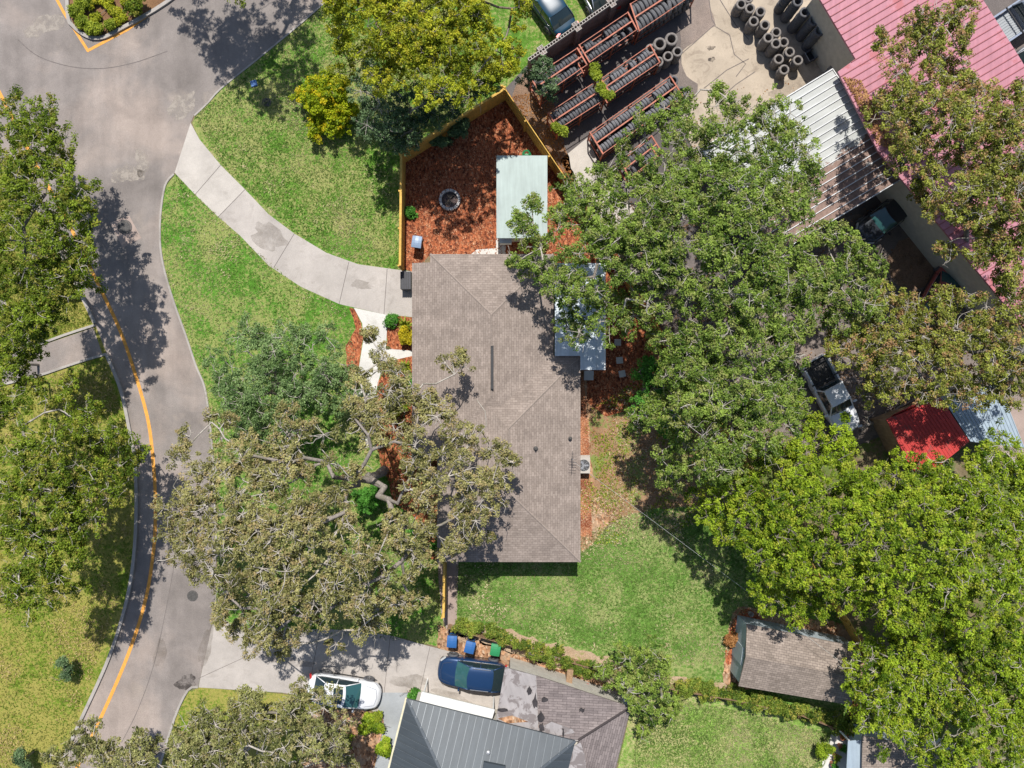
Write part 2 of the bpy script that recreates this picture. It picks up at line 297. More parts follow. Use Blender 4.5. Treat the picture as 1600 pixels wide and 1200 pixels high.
# ---------------------------------------------------------------- mesh helpers
def tag(o, label=None, cat=None, group=None, kind=None):
    if label: o['label'] = label
    if cat: o['category'] = cat
    if group: o['group'] = group
    if kind: o['kind'] = kind
    return o
def empty(name, loc, label, cat, group=None, rz=0.0):
    o = bpy.data.objects.new(name, None); COL.objects.link(o); o.location = loc; o.rotation_euler = (0, 0, rz)
    o.empty_display_size = 0.3
    return tag(o, label, cat, group)
def auto_uv(me):
    uv = me.uv_layers.new(name='UVMap')
    for p in me.polygons:
        n = p.normal
        if abs(n.z) > 0.9995: u, v = Vector((1, 0, 0)), Vector((0, 1, 0))
        else:
            u = Vector((0, 0, 1)).cross(n).normalized(); v = n.cross(u)
        for li in p.loop_indices:
            co = me.vertices[me.loops[li].vertex_index].co
            uv.data[li].uv = (co.dot(u), co.dot(v))
class MB:
    def __init__(s): s.v = []; s.f = []
    def add(s, vs, fs):
        b = len(s.v); s.v += [tuple(x) for x in vs]; s.f += [tuple(b + i for i in f) for f in fs]; return s
    def box(s, c, size, rz=0.0, top=1.0, tilt=None):
        x, y, z = (d / 2 for d in size); vs = []
        for dz, k in ((-z, 1.0), (z, top)):
            for dx, dy in ((-x, -y), (x, -y), (x, y), (-x, y)):
                p = Vector((dx * k, dy * k, dz))
                if tilt: p = tilt @ p
                vs.append((c[0] + p.x * math.cos(rz) - p.y * math.sin(rz), c[1] + p.x * math.sin(rz) + p.y * math.cos(rz), c[2] + p.z))
        return s.add(vs, [(3, 2, 1, 0), (4, 5, 6, 7), (0, 1, 5, 4), (1, 2, 6, 5), (2, 3, 7, 6), (3, 0, 4, 7)])
    def prism(s, pts, z0, z1):
        n = len(pts)
        ar = sum(pts[i][0] * pts[(i+1) % n][1] - pts[(i+1) % n][0] * pts[i][1] for i in range(n))
        if ar < 0: pts = pts[::-1]
        tris = tessellate_polygon([[Vector((p[0], p[1], 0)) for p in pts]])
        vs = [(p[0], p[1], z0) for p in pts] + [(p[0], p[1], z1) for p in pts]
        fs = []
        for t in tris:
            a, b, c = t
            cr = (pts[b][0]-pts[a][0])*(pts[c][1]-pts[a][1]) - (pts[b][1]-pts[a][1])*(pts[c][0]-pts[a][0])
            if cr < 0: a, c = c, a
            fs.append((a + n, b + n, c + n)); fs.append((c, b, a))
        for i in range(n): j = (i + 1) % n; fs.append((i, j, j + n, i + n))
        return s.add(vs, fs)
    def tube(s, p0, p1, r0, r1=None, n=6, cap=True):
        r1 = r0 if r1 is None else r1; p0 = Vector(p0); p1 = Vector(p1); d = (p1 - p0)
        if d.length < 1e-6: return s
        d.normalize(); a = d.orthogonal().normalized(); b = d.cross(a); vs = []
        for p, r in ((p0, r0), (p1, r1)):
            for i in range(n):
                t = 2 * math.pi * i / n; vs.append(p + a * (r * math.cos(t)) + b * (r * math.sin(t)))
        fs = [(i, (i+1) % n, n + (i+1) % n, n + i) for i in range(n)]
        if cap: fs += [tuple(range(n))[::-1], tuple(range(n, 2*n))]
        return s.add(vs, fs)
    def path(s, pts, r, n=6):
        for a, b in zip(pts, pts[1:]): s.tube(a, b, r, r, n)
        return s
    def lathe(s, prof, n=24, c=(0, 0, 0), closed=False, axis='z'):
        vs = []; m = len(prof)
        for i in range(n):
            t = 2 * math.pi * i / n
            for r, z in prof:
                if axis == 'z': vs.append((c[0] + r*math.cos(t), c[1] + r*math.sin(t), c[2] + z))
                else: vs.append((c[0] + r*math.cos(t), c[1] + z, c[2] - r*math.sin(t)))
        fs = []
        for i in range(n):
            j = (i + 1) % n
            for k in range(m if closed else m - 1):
                l = (k + 1) % m; fs.append((i*m + k, j*m + k, j*m + l, i*m + l))
        return s.add(vs, fs)
    def slab(s, polys, t=0.12):
        """3D roof faces -> closed slab of thickness t"""
        idx = {}; tops = []
        def vid(p):
            k = (round(p[0], 3), round(p[1], 3), round(p[2], 3))
            if k not in idx: idx[k] = len(idx)
            return idx[k]
        for poly in polys:
            f = [vid(p) for p in poly]
            n = Vector((0, 0, 0))
            for i in range(len(poly)):
                a = Vector(poly[i]); b = Vector(poly[(i+1) % len(poly)]); n += a.cross(b)
            if n.z < 0: f = f[::-1]
            tops.append(tuple(f))
        vs = sorted(idx, key=lambda k: idx[k]); N = len(vs)
        allv = vs + [(p[0], p[1], p[2] - t) for p in vs]
        ed = {}
        for f in tops:
            for i in range(len(f)): ed[(f[i], f[(i+1) % len(f)])] = 1
        fs = list(tops) + [tuple(i + N for i in f[::-1]) for f in tops]
        for (a, b) in ed:
            if (b, a) not in ed: fs.append((a, a + N, b + N, b))
        return s.add(allv, fs)
    def grid(s, rows, close=False):
        m = len(rows[0]); vs = [p for r in rows for p in r]; fs = []
        for i in range(len(rows) - 1):
            for k in range(m if close else m - 1):
                l = (k + 1) % m; fs.append((i*m + k, i*m + l, (i+1)*m + l, (i+1)*m + k))
        return s.add(vs, fs)
    def build(s, name, mat, parent=None, sm=False, uv=False, org=None, loc=None):
        me = bpy.data.meshes.new(name)
        vs = s.v
        if org is not None: vs = [(v[0]-org[0], v[1]-org[1], v[2]-org[2]) for v in vs]
        me.from_pydata(vs, [], s.f)
        mats = mat if isinstance(mat, (list, tuple)) else [mat]
        for m in mats: me.materials.append(m)
        me.update()
        if uv: auto_uv(me)
        if sm:
            for p in me.polygons: p.use_smooth = True
        o = bpy.data.objects.new(name, me); COL.objects.link(o)
        if parent: o.parent = parent
        if loc is not None: o.location = loc
        return o
def jitter(pts, amp, step=0.35):
    out = []; n = len(pts)
    for i in range(n):
        a = Vector(pts[i]); b = Vector(pts[(i+1) % n]); L = (b - a).length; k = max(1, int(L / step))
        for j in range(k):
            p = a.lerp(b, j / k); out.append((p.x + random.uniform(-amp, amp), p.y + random.uniform(-amp, amp)))
    return out
LAYER = [0]
def sheet(name, px, z, mat, amp=0.0, sm=0, label=None):
    pts = [W2(*p) for p in px]
    if sm: pts = smooth(pts, sm, True)
    if amp: pts = jitter(pts, amp)
    mb = MB(); n = len(pts)
    ar = sum(pts[i][0] * pts[(i+1) % n][1] - pts[(i+1) % n][0] * pts[i][1] for i in range(n))
    if ar < 0: pts = pts[::-1]
    tris = tessellate_polygon([[Vector((p[0], p[1], 0)) for p in pts]])
    fs = []
    for a, b, c in tris:
        cr = (pts[b][0]-pts[a][0])*(pts[c][1]-pts[a][1]) - (pts[b][1]-pts[a][1])*(pts[c][0]-pts[a][0])
        fs.append((a, b, c) if cr > 0 else (c, b, a))
    mb.add([(p[0], p[1], z) for p in pts], fs)
    return tag(mb.build(name, mat), kind='structure')
def strip_rows(pts, wd):
    L = []; R = []
    for i, p in enumerate(pts):
        a = Vector(pts[max(i-1, 0)][:2]); b = Vector(pts[min(i+1, len(pts)-1)][:2]); d = (b - a).normalized(); n = Vector((-d.y, d.x)) * wd / 2
        L.append((p[0] + n.x, p[1] + n.y)); R.append((p[0] - n.x, p[1] - n.y))
    return L, R
def ribbon(name, px, wd, z, mat, sm=6, h=0.0, kind='structure'):
    pts = [W2(*p) for p in px]
    if sm: pts = smooth(pts, sm)
    L, R = strip_rows(pts, wd); mb = MB()
    if h <= 0: mb.grid([[(*R[i], z), (*L[i], z)] for i in range(len(pts))])
    else:
        rows = [[(*R[i], z), (*R[i], z + h), (*L[i], z + h), (*L[i], z)] for i in range(len(pts))]
        mb.grid(rows, True); k = len(mb.v); mb.f += [(0, 1, 2, 3), (k-1, k-2, k-3, k-4)]
    o = mb.build(name, mat)
    # grids run along +direction: make sure flat strips face up
    return tag(o, kind=kind)

# ---------------------------------------------------------------- setting: ground, roads, lawns
mb = MB(); mb.add([(-400, -400, 0), (400, -400, 0), (400, 400, 0), (-400, 400, 0)], [(0, 1, 2, 3)]); tag(mb.build('ground', MT['ground']), kind='structure')
Z = 0.004
sheet('road', [(-1500, -600), (505, -600), (512, 0), (470, 36), (400, 92), (345, 137), (324, 160), (303, 180), (298, 192), (273, 270), (258, 290), (250, 340), (250, 385), (257, 425), (272, 475), (290, 525), (305, 570), (319, 605), (326, 650), (331, 700), (335, 780), (338, 870), (336, 950), (330, 985), (310, 1072), (293, 1078), (272, 1122), (245, 1210), (170, 1500), (-60, 1500), (60, 1250), (100, 1195), (127, 1125), (170, 1030), (196, 950), (209, 880), (214, 800), (212, 720), (205, 680), (190, 610), (168, 555), (148, 505), (118, 440), (70, 345), (15, 245), (-200, 0), (-700, -300)], 2*Z, MT['asphalt'])
sheet('lawn_park', [(-900, 150), (-200, 60), (15, 245), (70, 345), (118, 440), (148, 505), (168, 555), (190, 610), (205, 680), (212, 720), (214, 800), (209, 880), (196, 950), (170, 1030), (127, 1125), (100, 1195), (60, 1250), (-60, 1500), (-900, 1500)], 1*Z, MT['lawn_park'])
sheet('path', [(-300, 655), (50, 590), (160, 553), (146, 512), (50, 545), (-300, 640)], 3*Z, MT['asphalt'])
sheet('planter_bed', [(104, -200), (107, 20), (116, 40), (138, 57), (160, 60), (185, 48), (262, 3), (380, -120), (380, -220)], 3*Z, MT['bed'])
sheet('lawn_upper', [(516, -300), (514, 2), (472, 38), (402, 94), (347, 139), (326, 162), (305, 182), (300, 192), (312, 218), (345, 258), (383, 296), (420, 335), (460, 365), (510, 395), (560, 413), (625, 422), (627, 240), (790, 138), (830, 95), (960, 0), (1000, -300)], 2*Z + 0.001, MT['lawn2'])
sheet('lawn_front', [(274, 272), (258, 292), (252, 340), (252, 385), (259, 425), (274, 475), (292, 525), (307, 570), (321, 605), (328, 650), (333, 700), (337, 780), (340, 870), (338, 945), (360, 985), (420, 990), (500, 985), (560, 987), (610, 993), (650, 1002), (692, 1012), (692, 880), (683, 878), (683, 700), (645, 640), (645, 496), (600, 490), (530, 475), (470, 448), (420, 415), (375, 368), (341, 339), (305, 304)], 2*Z + 0.001, MT['lawn'])
sheet('driveway', [(341, 339), (375, 368), (420, 415), (470, 448), (530, 475), (600, 491), (650, 496), (650, 425), (625, 422), (560, 413), (510, 395), (460, 365), (420, 335), (383, 296)], 4*Z, MT['conc'])
sheet('driveway_apron', [(298, 192), (273, 270), (305, 304), (341, 339), (383, 296), (345, 258), (312, 218)], 4*Z, MT['conc_new'])
for a, b in (((345, 258), (305, 304)), ((383, 296), (341, 339)), ((460, 365), (428, 418)), ((545, 410), (530, 475)), ((605, 420), (600, 491))):
    ribbon('driveway_joint', [a, b], 0.035, 4*Z + 0.003, MT['seam'], 0)
sheet('walkway', [(553, 481), (600, 491), (606, 492), (603, 545), (645, 548), (645, 556), (600, 566), (590, 600), (582, 650), (578, 700), (564, 700), (560, 640), (560, 580), (568, 530), (566, 505)], 4*Z + 0.001, MT['conc_white'])
sheet('mulch_bed', [(546, 480), (553, 481), (566, 505), (568, 530), (560, 570), (545, 600), (540, 540), (556, 515)], 3*Z, MT['mulch'], 0.06)
sheet('mulch_bed', [(606, 493), (648, 496), (648, 560), (690, 720), (690, 880), (672, 872), (660, 820), (620, 790), (600, 740), (585, 690), (590, 600), (603, 560)], 3*Z, MT['mulch'], 0.08)
sheet('mulch_yard', [(626, 418), (629, 242), (790, 138), (902, 300), (1002, 455), (1045, 535), (1030, 580), (985, 640), (950, 650), (905, 660), (895, 560), (860, 400), (670, 400), (645, 425)], 3*Z, MT['mulch'])
sheet('dirt_strip', [(900, 640), (950, 650), (985, 640), (1045, 535), (1140, 680), (1190, 760), (1130, 790), (1060, 790), (1000, 800), (960, 815), (930, 840), (900, 840)], 4*Z, MT['dirt'], 0.12, 3)
sheet('mulch_strip', [(900, 585), (915, 585), (922, 700), (930, 760), (955, 800), (935, 838), (900, 842)], 5*Z, MT['mulch_dry'], 0.1, 3)
sheet('lawn_back', [(700, 878), (900, 836), (935, 838), (965, 812), (1005, 795), (1060, 785), (1140, 785), (1190, 760), (1330, 980), (1365, 1040), (1350, 1140), (1150, 1095), (1060, 1068), (930, 1050), (850, 1020), (780, 1000), (712, 975)], 2*Z, MT['lawn_back'])
sheet('mulch_corner', [(1145, 960), (1175, 950), (1260, 965), (1345, 985), (1355, 1050), (1340, 1075), (1150, 1075), (1132, 1035)], 4*Z, MT['mulch_dry'], 0.1, 3)
sheet('mulch_corner', [(1150, 962), (1170, 950), (1190, 975), (1160, 1000), (1150, 1032), (1134, 1035), (1138, 990)], 5*Z, MT['mulch'], 0.06, 3)
sheet('sandy_verge', [(715, 990), (735, 972), (800, 985), (850, 1002), (930, 1022), (1060, 1060), (1140, 1070), (1160, 1085), (1060, 1085), (930, 1060), (800, 1020)], 4*Z, MT['sand'], 0.15, 2)
sheet('side_path', [(684, 878), (716, 878), (714, 968), (700, 990), (690, 960), (686, 915)], 5*Z, MT['conc_tan'], 0.02)
sheet('driveway_next', [(338, 948), (362, 982), (420, 986), (500, 983), (560, 985), (610, 993), (680, 1012), (800, 1042), (830, 1050), (830, 1200), (600, 1200), (600, 1118), (555, 1100), (440, 1082), (310, 1074)], 3*Z, MT['conc'], 0)
sheet('mulch_verge', [(684, 975), (715, 990), (800, 1020), (930, 1062), (1000, 1085), (1000, 1100), (790, 1040), (683, 1012)], 4*Z, MT['mulch_dry'], 0.05)
sheet('side_strip', [(785, 1040), (860, 1052), (1000, 1092), (985, 1110), (800, 1070)], 5*Z, MT['conc_grey'])
for a, b in (((610, 993), (600, 1085)), ((672, 1010), (655, 1085)), ((395, 985), (430, 1005)), ((430, 1005), (310, 1060)), ((500, 983), (480, 1090))):
    ribbon('driveway_joint', [a, b], 0.03, 3*Z + 0.003, MT['seam'], 0)
sheet('side_walk', [(594, 1082), (640, 1082), (640, 1105), (600, 1260), (570, 1260), (590, 1180), (597, 1120), (590, 1105)], 5*Z, MT['conc_grey'])
sheet('lawn_next', [(300, 1080), (310, 1074), (440, 1084), (555, 1102), (600, 1120), (590, 1300), (170, 1500), (170, 1480), (247, 1210), (274, 1122), (295, 1080)], 3*Z+0.001, MT['lawn_park'])
sheet('mulch_bed', [(500, 1108), (558, 1108), (598, 1122), (590, 1180), (575, 1260), (480, 1260), (470, 1190), (478, 1130)], 4*Z, MT['mulch_dry'], 0.06)
sheet('lawn_right', [(985, 1110), (1010, 1085), (1060, 1082), (1150, 1100), (1350, 1150), (1300, 1180), (1280, 1260), (1200, 1500), (900, 1500)], 3*Z, MT['lawn_right'])
sheet('patio', [(1300, 1140), (1345, 1150), (1345, 1300), (1270, 1300), (1285, 1190)], 5*Z, MT['conc_white'])
# tyre yard and yard beyond the long fence
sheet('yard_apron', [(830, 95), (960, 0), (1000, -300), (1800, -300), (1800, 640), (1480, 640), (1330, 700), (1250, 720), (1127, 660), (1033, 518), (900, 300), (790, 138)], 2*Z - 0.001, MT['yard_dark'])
sheet('yard_slab', [(1065, 130), (1062, -200), (1290, -200), (1345, 100), (1290, 150), (1240, 170), (1150, 270), (1090, 250), (1055, 170)], 3*Z, MT['conc_yard'])
sheet('yard_slab', [(875, 250), (918, 215), (955, 300), (1000, 330), (960, 380), (905, 305)], 3*Z, MT['conc_new'])
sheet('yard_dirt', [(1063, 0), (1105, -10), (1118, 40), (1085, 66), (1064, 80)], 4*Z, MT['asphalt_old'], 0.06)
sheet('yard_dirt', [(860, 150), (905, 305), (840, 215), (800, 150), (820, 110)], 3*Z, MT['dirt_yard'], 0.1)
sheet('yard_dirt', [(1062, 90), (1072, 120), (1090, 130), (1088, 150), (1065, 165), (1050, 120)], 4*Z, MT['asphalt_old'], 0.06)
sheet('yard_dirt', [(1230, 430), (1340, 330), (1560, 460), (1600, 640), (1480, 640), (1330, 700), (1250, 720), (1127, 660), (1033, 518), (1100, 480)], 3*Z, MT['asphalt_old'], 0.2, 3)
sheet('yard_dirt', [(1400, 380), (1440, 370), (1470, 420), (1430, 450), (1390, 430)], 4*Z, MT['dirt_yard'], 0.2, 3)
sheet('yard_strip', [(1395, 265), (1450, 262), (1600, 460), (1600, 520), (1560, 480)], 4*Z, MT['conc_grey'])
sheet('patio_next', [(1500, 590), (1620, 640), (1620, 760), (1560, 700)], 5*Z, MT['conc_tan'])
for pts in ([(1060, 88), (1086, 66), (1115, 40), (1140, 55), (1147, 85), (1165, 100), (1150, 120)], [(1105, -20), (1112, 30), (1118, 40)], [(1100, 138), (1135, 110), (1170, 92)], [(1118, 160), (1150, 132), (1180, 112)], [(1125, 0), (1150, 40), (1170, 62)]):
    ribbon('yard_crack', pts, 0.05, 4*Z + 0.004, MT['seam'], 0)
ribbon('road_seam', [(272, 885), (258, 960), (240, 1040), (215, 1110), (190, 1160)], 0.035, 3*Z, MT['seam'])
ribbon('road_seam', [(28, 62), (60, 88), (110, 104), (160, 107), (210, 98), (262, 80)], 0.05, 3*Z, MT['seam'])
def blob(name, px, py, rx, ry, z, mat, k=28, rough=.35, rz=0):
    cx, cy = W2(px, py); ph = [random.uniform(0, 6.28) for _ in range(4)]; pts = []
    for i in range(k):
        a = 2*math.pi*i/k; q = 1 + rough*(.5*math.sin(2*a+ph[0]) + .35*math.sin(3*a+ph[1]) + .3*math.sin(5*a+ph[2]) + .2*math.sin(9*a+ph[3])) + random.uniform(-.06, .06)
        x, y = rx*q*math.cos(a)*H/F, ry*q*math.sin(a)*H/F; pts.append((x*math.cos(rz)-y*math.sin(rz), x*math.sin(rz)+y*math.cos(rz)))
    mb = MB(); mb.add([(cx, cy, z)] + [(cx+p[0], cy+p[1], z) for p in pts], [(0, i+1, (i+1) % k + 1) for i in range(k)]); tag(mb.build(name, mat), kind='structure')
def soft(name, c, base, th=.5, w_=.1, scale=1.6):
    n = NB(name); g = n.t.nodes.new('ShaderNodeBsdfTransparent'); mx = n.t.nodes.new('ShaderNodeMixShader'); n.done(n.ramp(n.noise(20, 4, .8), [(.3, sc(c, .8)), (.7, sc(c, 1.2))]), .9, 0, .2)
    f = n.ramp(n.noise(scale, 7, .75), [(th - w_, 0), (th + w_, base)]); n.link(f, mx.inputs[0]); n.link(g.outputs[0], mx.inputs[1]); n.link(n.b.outputs[0], mx.inputs[2]); n.link(mx.outputs[0], n.out.inputs[0]); return n.m
ST1, ST2, ST3 = soft('dust_patch', (.42, .37, .32), .75, .47), soft('oil_stain', (.07, .06, .055), .8, .5), soft('tyre_dirt', (.22, .185, .15), .38, .5, .18, 1.2)
blob('road_stain', 198, 272, 22, 15, 3*Z, ST1); blob('road_stain', 222, 256, 12, 20, 3*Z, ST1); blob('road_stain', 285, 165, 28, 14, 3*Z, ST1, rz=.8); blob('road_stain', 70, 40, 30, 16, 3*Z, ST1, rz=.5)
blob('road_stain', 291, 1066, 15, 12, 3*Z, ST2); blob('road_stain', 250, 1020, 8, 25, 3*Z, ST3, rz=-.2); blob('road_stain', 95, 240, 12, 40, 3*Z, ST3, rz=.3)
blob('driveway_stain', 322, 1010, 8, 38, 4*Z, ST3, rz=-.2); blob('driveway_stain', 640, 1065, 30, 10, 4*Z, ST3, rz=-.15); blob('driveway_stain', 700, 1088, 34, 8, 4*Z, ST3, rz=-.2); blob('driveway_stain', 565, 445, 16, 7, 5*Z, ST3); blob('driveway_stain', 420, 370, 30, 18, 5*Z, ST3, rz=-.7); blob('driveway_stain', 440, 1030, 50, 8, 4*Z, ST3, rz=-.12)
blob('yard_stain', 1110, 75, 6, 4, 4*Z, ST2); blob('yard_stain', 1112, 93, 5, 4, 4*Z, ST2); blob('yard_stain', 1235, 140, 30, 16, 4*Z, ST3); blob('yard_stain', 1150, 190, 40, 18, 4*Z, ST3)
# yellow edge lines
ribbon('road_marking', [(-60, 30), (0, 146), (50, 245), (105, 345), (150, 437), (185, 510), (210, 580), (232, 660), (241, 740), (243, 800), (240, 860), (228, 935), (205, 1010), (172, 1090), (124, 1192), (110, 1220)], 0.22, 3*Z + 0.002, MT['yellow'])
ribbon('road_marking', [(84, -10), (100, 20), (138, 80)], 0.18, 3*Z + 0.002, MT['yellow'], 0)
ribbon('road_marking', [(136, 80), (200, 46), (275, -6)], 0.18, 3*Z + 0.004, MT['yellow'], 0)
# kerbs
KB = MT['kerb']
ribbon('kerb', [(15, 245), (70, 345), (118, 440), (149, 505)], 0.2, 0, KB, 5, 0.13)
ribbon('kerb', [(167, 553), (190, 610), (205, 680), (212, 720), (214, 800), (209, 880), (196, 950), (170, 1030), (127, 1125), (90, 1205)], 0.2, 0, KB, 5, 0.13)
ribbon('kerb', [(167, 553), (120, 567), (50, 590), (-50, 612)], 0.15, 0, KB, 3, 0.1)
ribbon('kerb', [(149, 508), (100, 524), (30, 550)], 0.15, 0, KB, 3, 0.1)
ribbon('kerb', [(106, -80), (107, 20), (116, 42), (138, 58), (160, 60), (186, 48), (262, 4), (340, -60)], 0.22, 0, KB, 4, 0.14)
ribbon('kerb', [(525, -10), (510, 2), (470, 37), (402, 93), (346, 138), (325, 161), (304, 181)], 0.1, 0, KB, 3, 0.05)
ribbon('kerb', [(272, 272), (258, 291), (251, 340), (251, 385), (258, 425), (273, 475), (291, 525), (306, 570), (320, 605), (327, 650), (332, 700), (336, 780), (339, 870)], 0.12, 0, KB, 4, 0.06)
ribbon('kerb', [(310, 1073), (294, 1078), (273, 1122), (246, 1210)], 0.14, 0, KB, 3, 0.08)
# manholes
def manhole(px, py, r, label):
    x, y = W2(px, py); t = empty('manhole_cover', (x, y, 0), label, 'manhole cover')
    MB().lathe([(r*1.25, 0.0), (r*1.25, 0.016), (r*1.03, 0.018)], 32).build('frame', MT['iron'], t)
    mb = MB(); mb.lathe([(r, 0.008), (r, 0.022), (0.001, 0.024)], 32)
    for k in range(3): mb.lathe([(r*(0.3+0.25*k), 0.022), (r*(0.3+0.25*k)+0.01, 0.032), (r*(0.3+0.25*k)+0.03, 0.032), (r*(0.3+0.25*k)+0.04, 0.022)], 32)
    for k in range(12):
        a = k * math.pi / 6; mb.box((r*0.55*math.cos(a), r*0.55*math.sin(a), 0.028), (r*0.7, 0.015, 0.01), a)
    mb.build('lid', MT['iron'], t)
sheet('manhole_pad', [(172, 348), (202, 337), (221, 372), (192, 387)], 3*Z, MT['conc_tan'])
manhole(195, 355, 0.38, 'round iron manhole cover set in the square concrete patch')
manhole(301, 931, 0.28, 'small round manhole cover in bare asphalt by the curving yellow line')
manhole(417, 160, 0.24, 'round utility lid in the front lawn near the blue box')
x, y = W2(397, 131); t = empty('meter_box', (x, y, 0), 'small blue box lid lying in the shaded grass by the road edge', 'utility box')
MB().box((0, 0, 0.05), (0.42, 0.42, 0.1), 0.3, 0.92).build('box', MT['bin_blue'], t); MB().box((0, 0, 0.11), (0.36, 0.36, 0.02), 0.3).build('lid', MT['bin_blue'], t)

# ---------------------------------------------------------------- main house
def hip(x0, x1, y0, y1, ze, s, ext=None):
    """hip roof faces over a rectangle in metres (y0<y1), ridge along the longer side y"""
    hw = (x1 - x0) / 2; xm = (x0 + x1) / 2; zr = ze + hw * s; a = (xm, y1 - hw, zr); b = (xm, y0 + hw, zr)
    A, B, C, D = (x0, y1, ze), (x1, y1, ze), (x1, y0, ze), (x0, y0, ze)
    return [[A, B, a], [B, C, b, a], [C, D, b], [D, A, a, b]], a, b
hx, hy = W2(790, 640); HO = (hx, hy, 0)
house = empty('house', HO, 'long single storey house with taupe shingle hip roof in the centre', 'house')
ZE, SL = 2.7, 0.21
ax0, ay1 = W2(672, 397, ZE); ax1, _ = W2(865, 397, ZE); _, ay0 = W2(0, 715, ZE)
bx0, by1 = W2(683, 556, ZE); bx1, by0 = W2(907, 878, ZE)
fa, ra, rb = hip(ax0, ax1, ay0, ay1, ZE, SL)
gx, gy = W2(643, 410, ZE); gw = ax0 - gx
# west slope runs on down over the garage
west = fa[3]; fa[3] = [(gx, ay0, ZE - gw*SL), (gx, gy, ZE - gw*SL), (ax0, gy, ZE), (ax0, ay1, ZE), ra, rb, (ax0, ay0, ZE)]
rf = MB(); rf.slab(fa, 0.16).build('roof', MT['shingle'], house, uv=True, org=HO)
fb, rc, rd = hip(bx0, bx1, by0, by1, ZE + 0.02, SL)
MB().slab(fb, 0.16).build('roof', MT['shingle'], house, uv=True, org=HO)
def caps(pairs, parent, org, mat, name='ridge_cap', wd=0.08):
    for p, q in pairs:
        mb = MB(); p = Vector(p); q = Vector(q); n = max(2, int((q - p).length / 0.3))
        for i in range(n):
            a = p.lerp(q, i / n); b = p.lerp(q, (i + 1.15) / n); d = (b - a).normalized(); sd = Vector((d.y, -d.x, 0)).normalized() * wd
            u = Vector((0, 0, 0.02)); l = Vector((0, 0, -0.035 if abs(d.z) > 0.05 else -0.045))
            mb.add([a - sd + l, a + u, a + sd + l, b - sd + l + u*0.3, b + u*1.3, b + sd + l + u*0.3], [(0, 3, 4, 1), (1, 4, 5, 2), (3, 5, 4)])
        mb.build(name, mat, parent, org=org)
MT['cap'] = m_plain('ridge_shingles', (0.28, 0.23, 0.198), 0.9, var=0.2, scale=6)
lift = lambda p, dz=0.012: (p[0], p[1], p[2] + dz)
caps([(lift((ax0, ay1, ZE)), lift(ra)), (lift((ax1, ay1, ZE)), lift(ra)), (lift(ra), lift(rb)), (lift((bx1, by1, ZE+.02)), lift(rc)), (lift(rc), lift(rd)), (lift((bx1, by0, ZE+.02)), lift(rd)), (lift((bx0, by0, ZE+.02)), lift(rd))], house, HO, MT['cap'])
for (p0, p1, zz) in (((769, 540), (769, 611), ra[2]), ((790, 700), (790, 722), rc[2])):
    a = W(*p0, zz); b = W(*p1, zz)
    MB().box(((a[0]), (a[1]+b[1])/2, zz + 0.06), (0.17, abs(a[1]-b[1]), 0.10), 0, 0.9).build('ridge_vent', MT['black'], house, org=HO)
def pipe(px, py, z, hgt=0.3, r=0.05):
    x, y, _ = W(px, py, z); mb = MB(); mb.tube((x, y, z - 0.3), (x, y, z + hgt), r, r, 10).lathe([(r*3, 0), (r*1.1, 0.08)], 12, (x, y, z)); mb.build('vent_pipe', MT['iron'], house, org=HO)
pipe(837, 701, ZE + SL*3.0); pipe(891, 685, ZE + 0.3, 0.2, 0.04)
ov = 0.45
wl = MB(); wl.prism([(gx+ov, gy-ov), (ax0+0.2, gy-ov), (ax0+0.2, ay1-ov), (ax1-ov, ay1-ov), (ax1-ov, by1-ov), (bx1-ov, by1-ov), (bx1-ov, by0+ov), (bx0+ov, by0+ov), (bx0+ov, ay0+ov), (gx+ov, ay0+ov)], 0, ZE - 0.75)
wl.prism([(ax0+0.2+ov, gy-ov), (ax0+0.2+ov, ay1-ov-0.01), (ax1-ov-0.01, ay1-ov-0.01), (ax1-ov-0.01, by1-ov-0.01), (bx1-ov-0.01, by1-ov-0.01), (bx1-ov-0.01, by0+ov+0.01), (bx0+ov+0.01, by0+ov+0.01), (bx0+ov+0.01, by1-ov)], ZE - 0.75, ZE - 0.15)
wl.build('wall', MT['wall'], house, org=HO)
gyc = W2(0, 458)[1]
mb = MB()
for k in range(4): mb.box((gx + ov - 0.02, gyc, 0.28 + k*0.46), (0.04, 2.7, 0.44))
mb.build('garage_door', MT['white'], house, org=HO)
for (x, y, rz, wdt) in ((bx1 - ov, W2(0, 640)[1], 0, 1.5), (bx1 - ov, W2(0, 800)[1], 0, 1.2), (bx0 + ov, W2(0, 800)[1], 0, 1.6), ((bx0+bx1)/2, by0 + ov, math.pi/2, 1.5), (W2(720, 0)[0], ay1 - ov, math.pi/2, 1.2)):
    wi = MB().box((x, y, 1.45), (0.10, wdt, 1.15), rz).build('window', MT['white'], house, org=HO)
    MB().box((x, y, 1.45), (0.12, wdt - 0.14, 1.0), rz).build('pane', MT['glass'], wi, org=HO)
MB().box((bx1 - ov, W2(0, 590)[1], 1.03), (0.1, 0.95, 2.06)).build('door', MT['white'], house, org=HO)
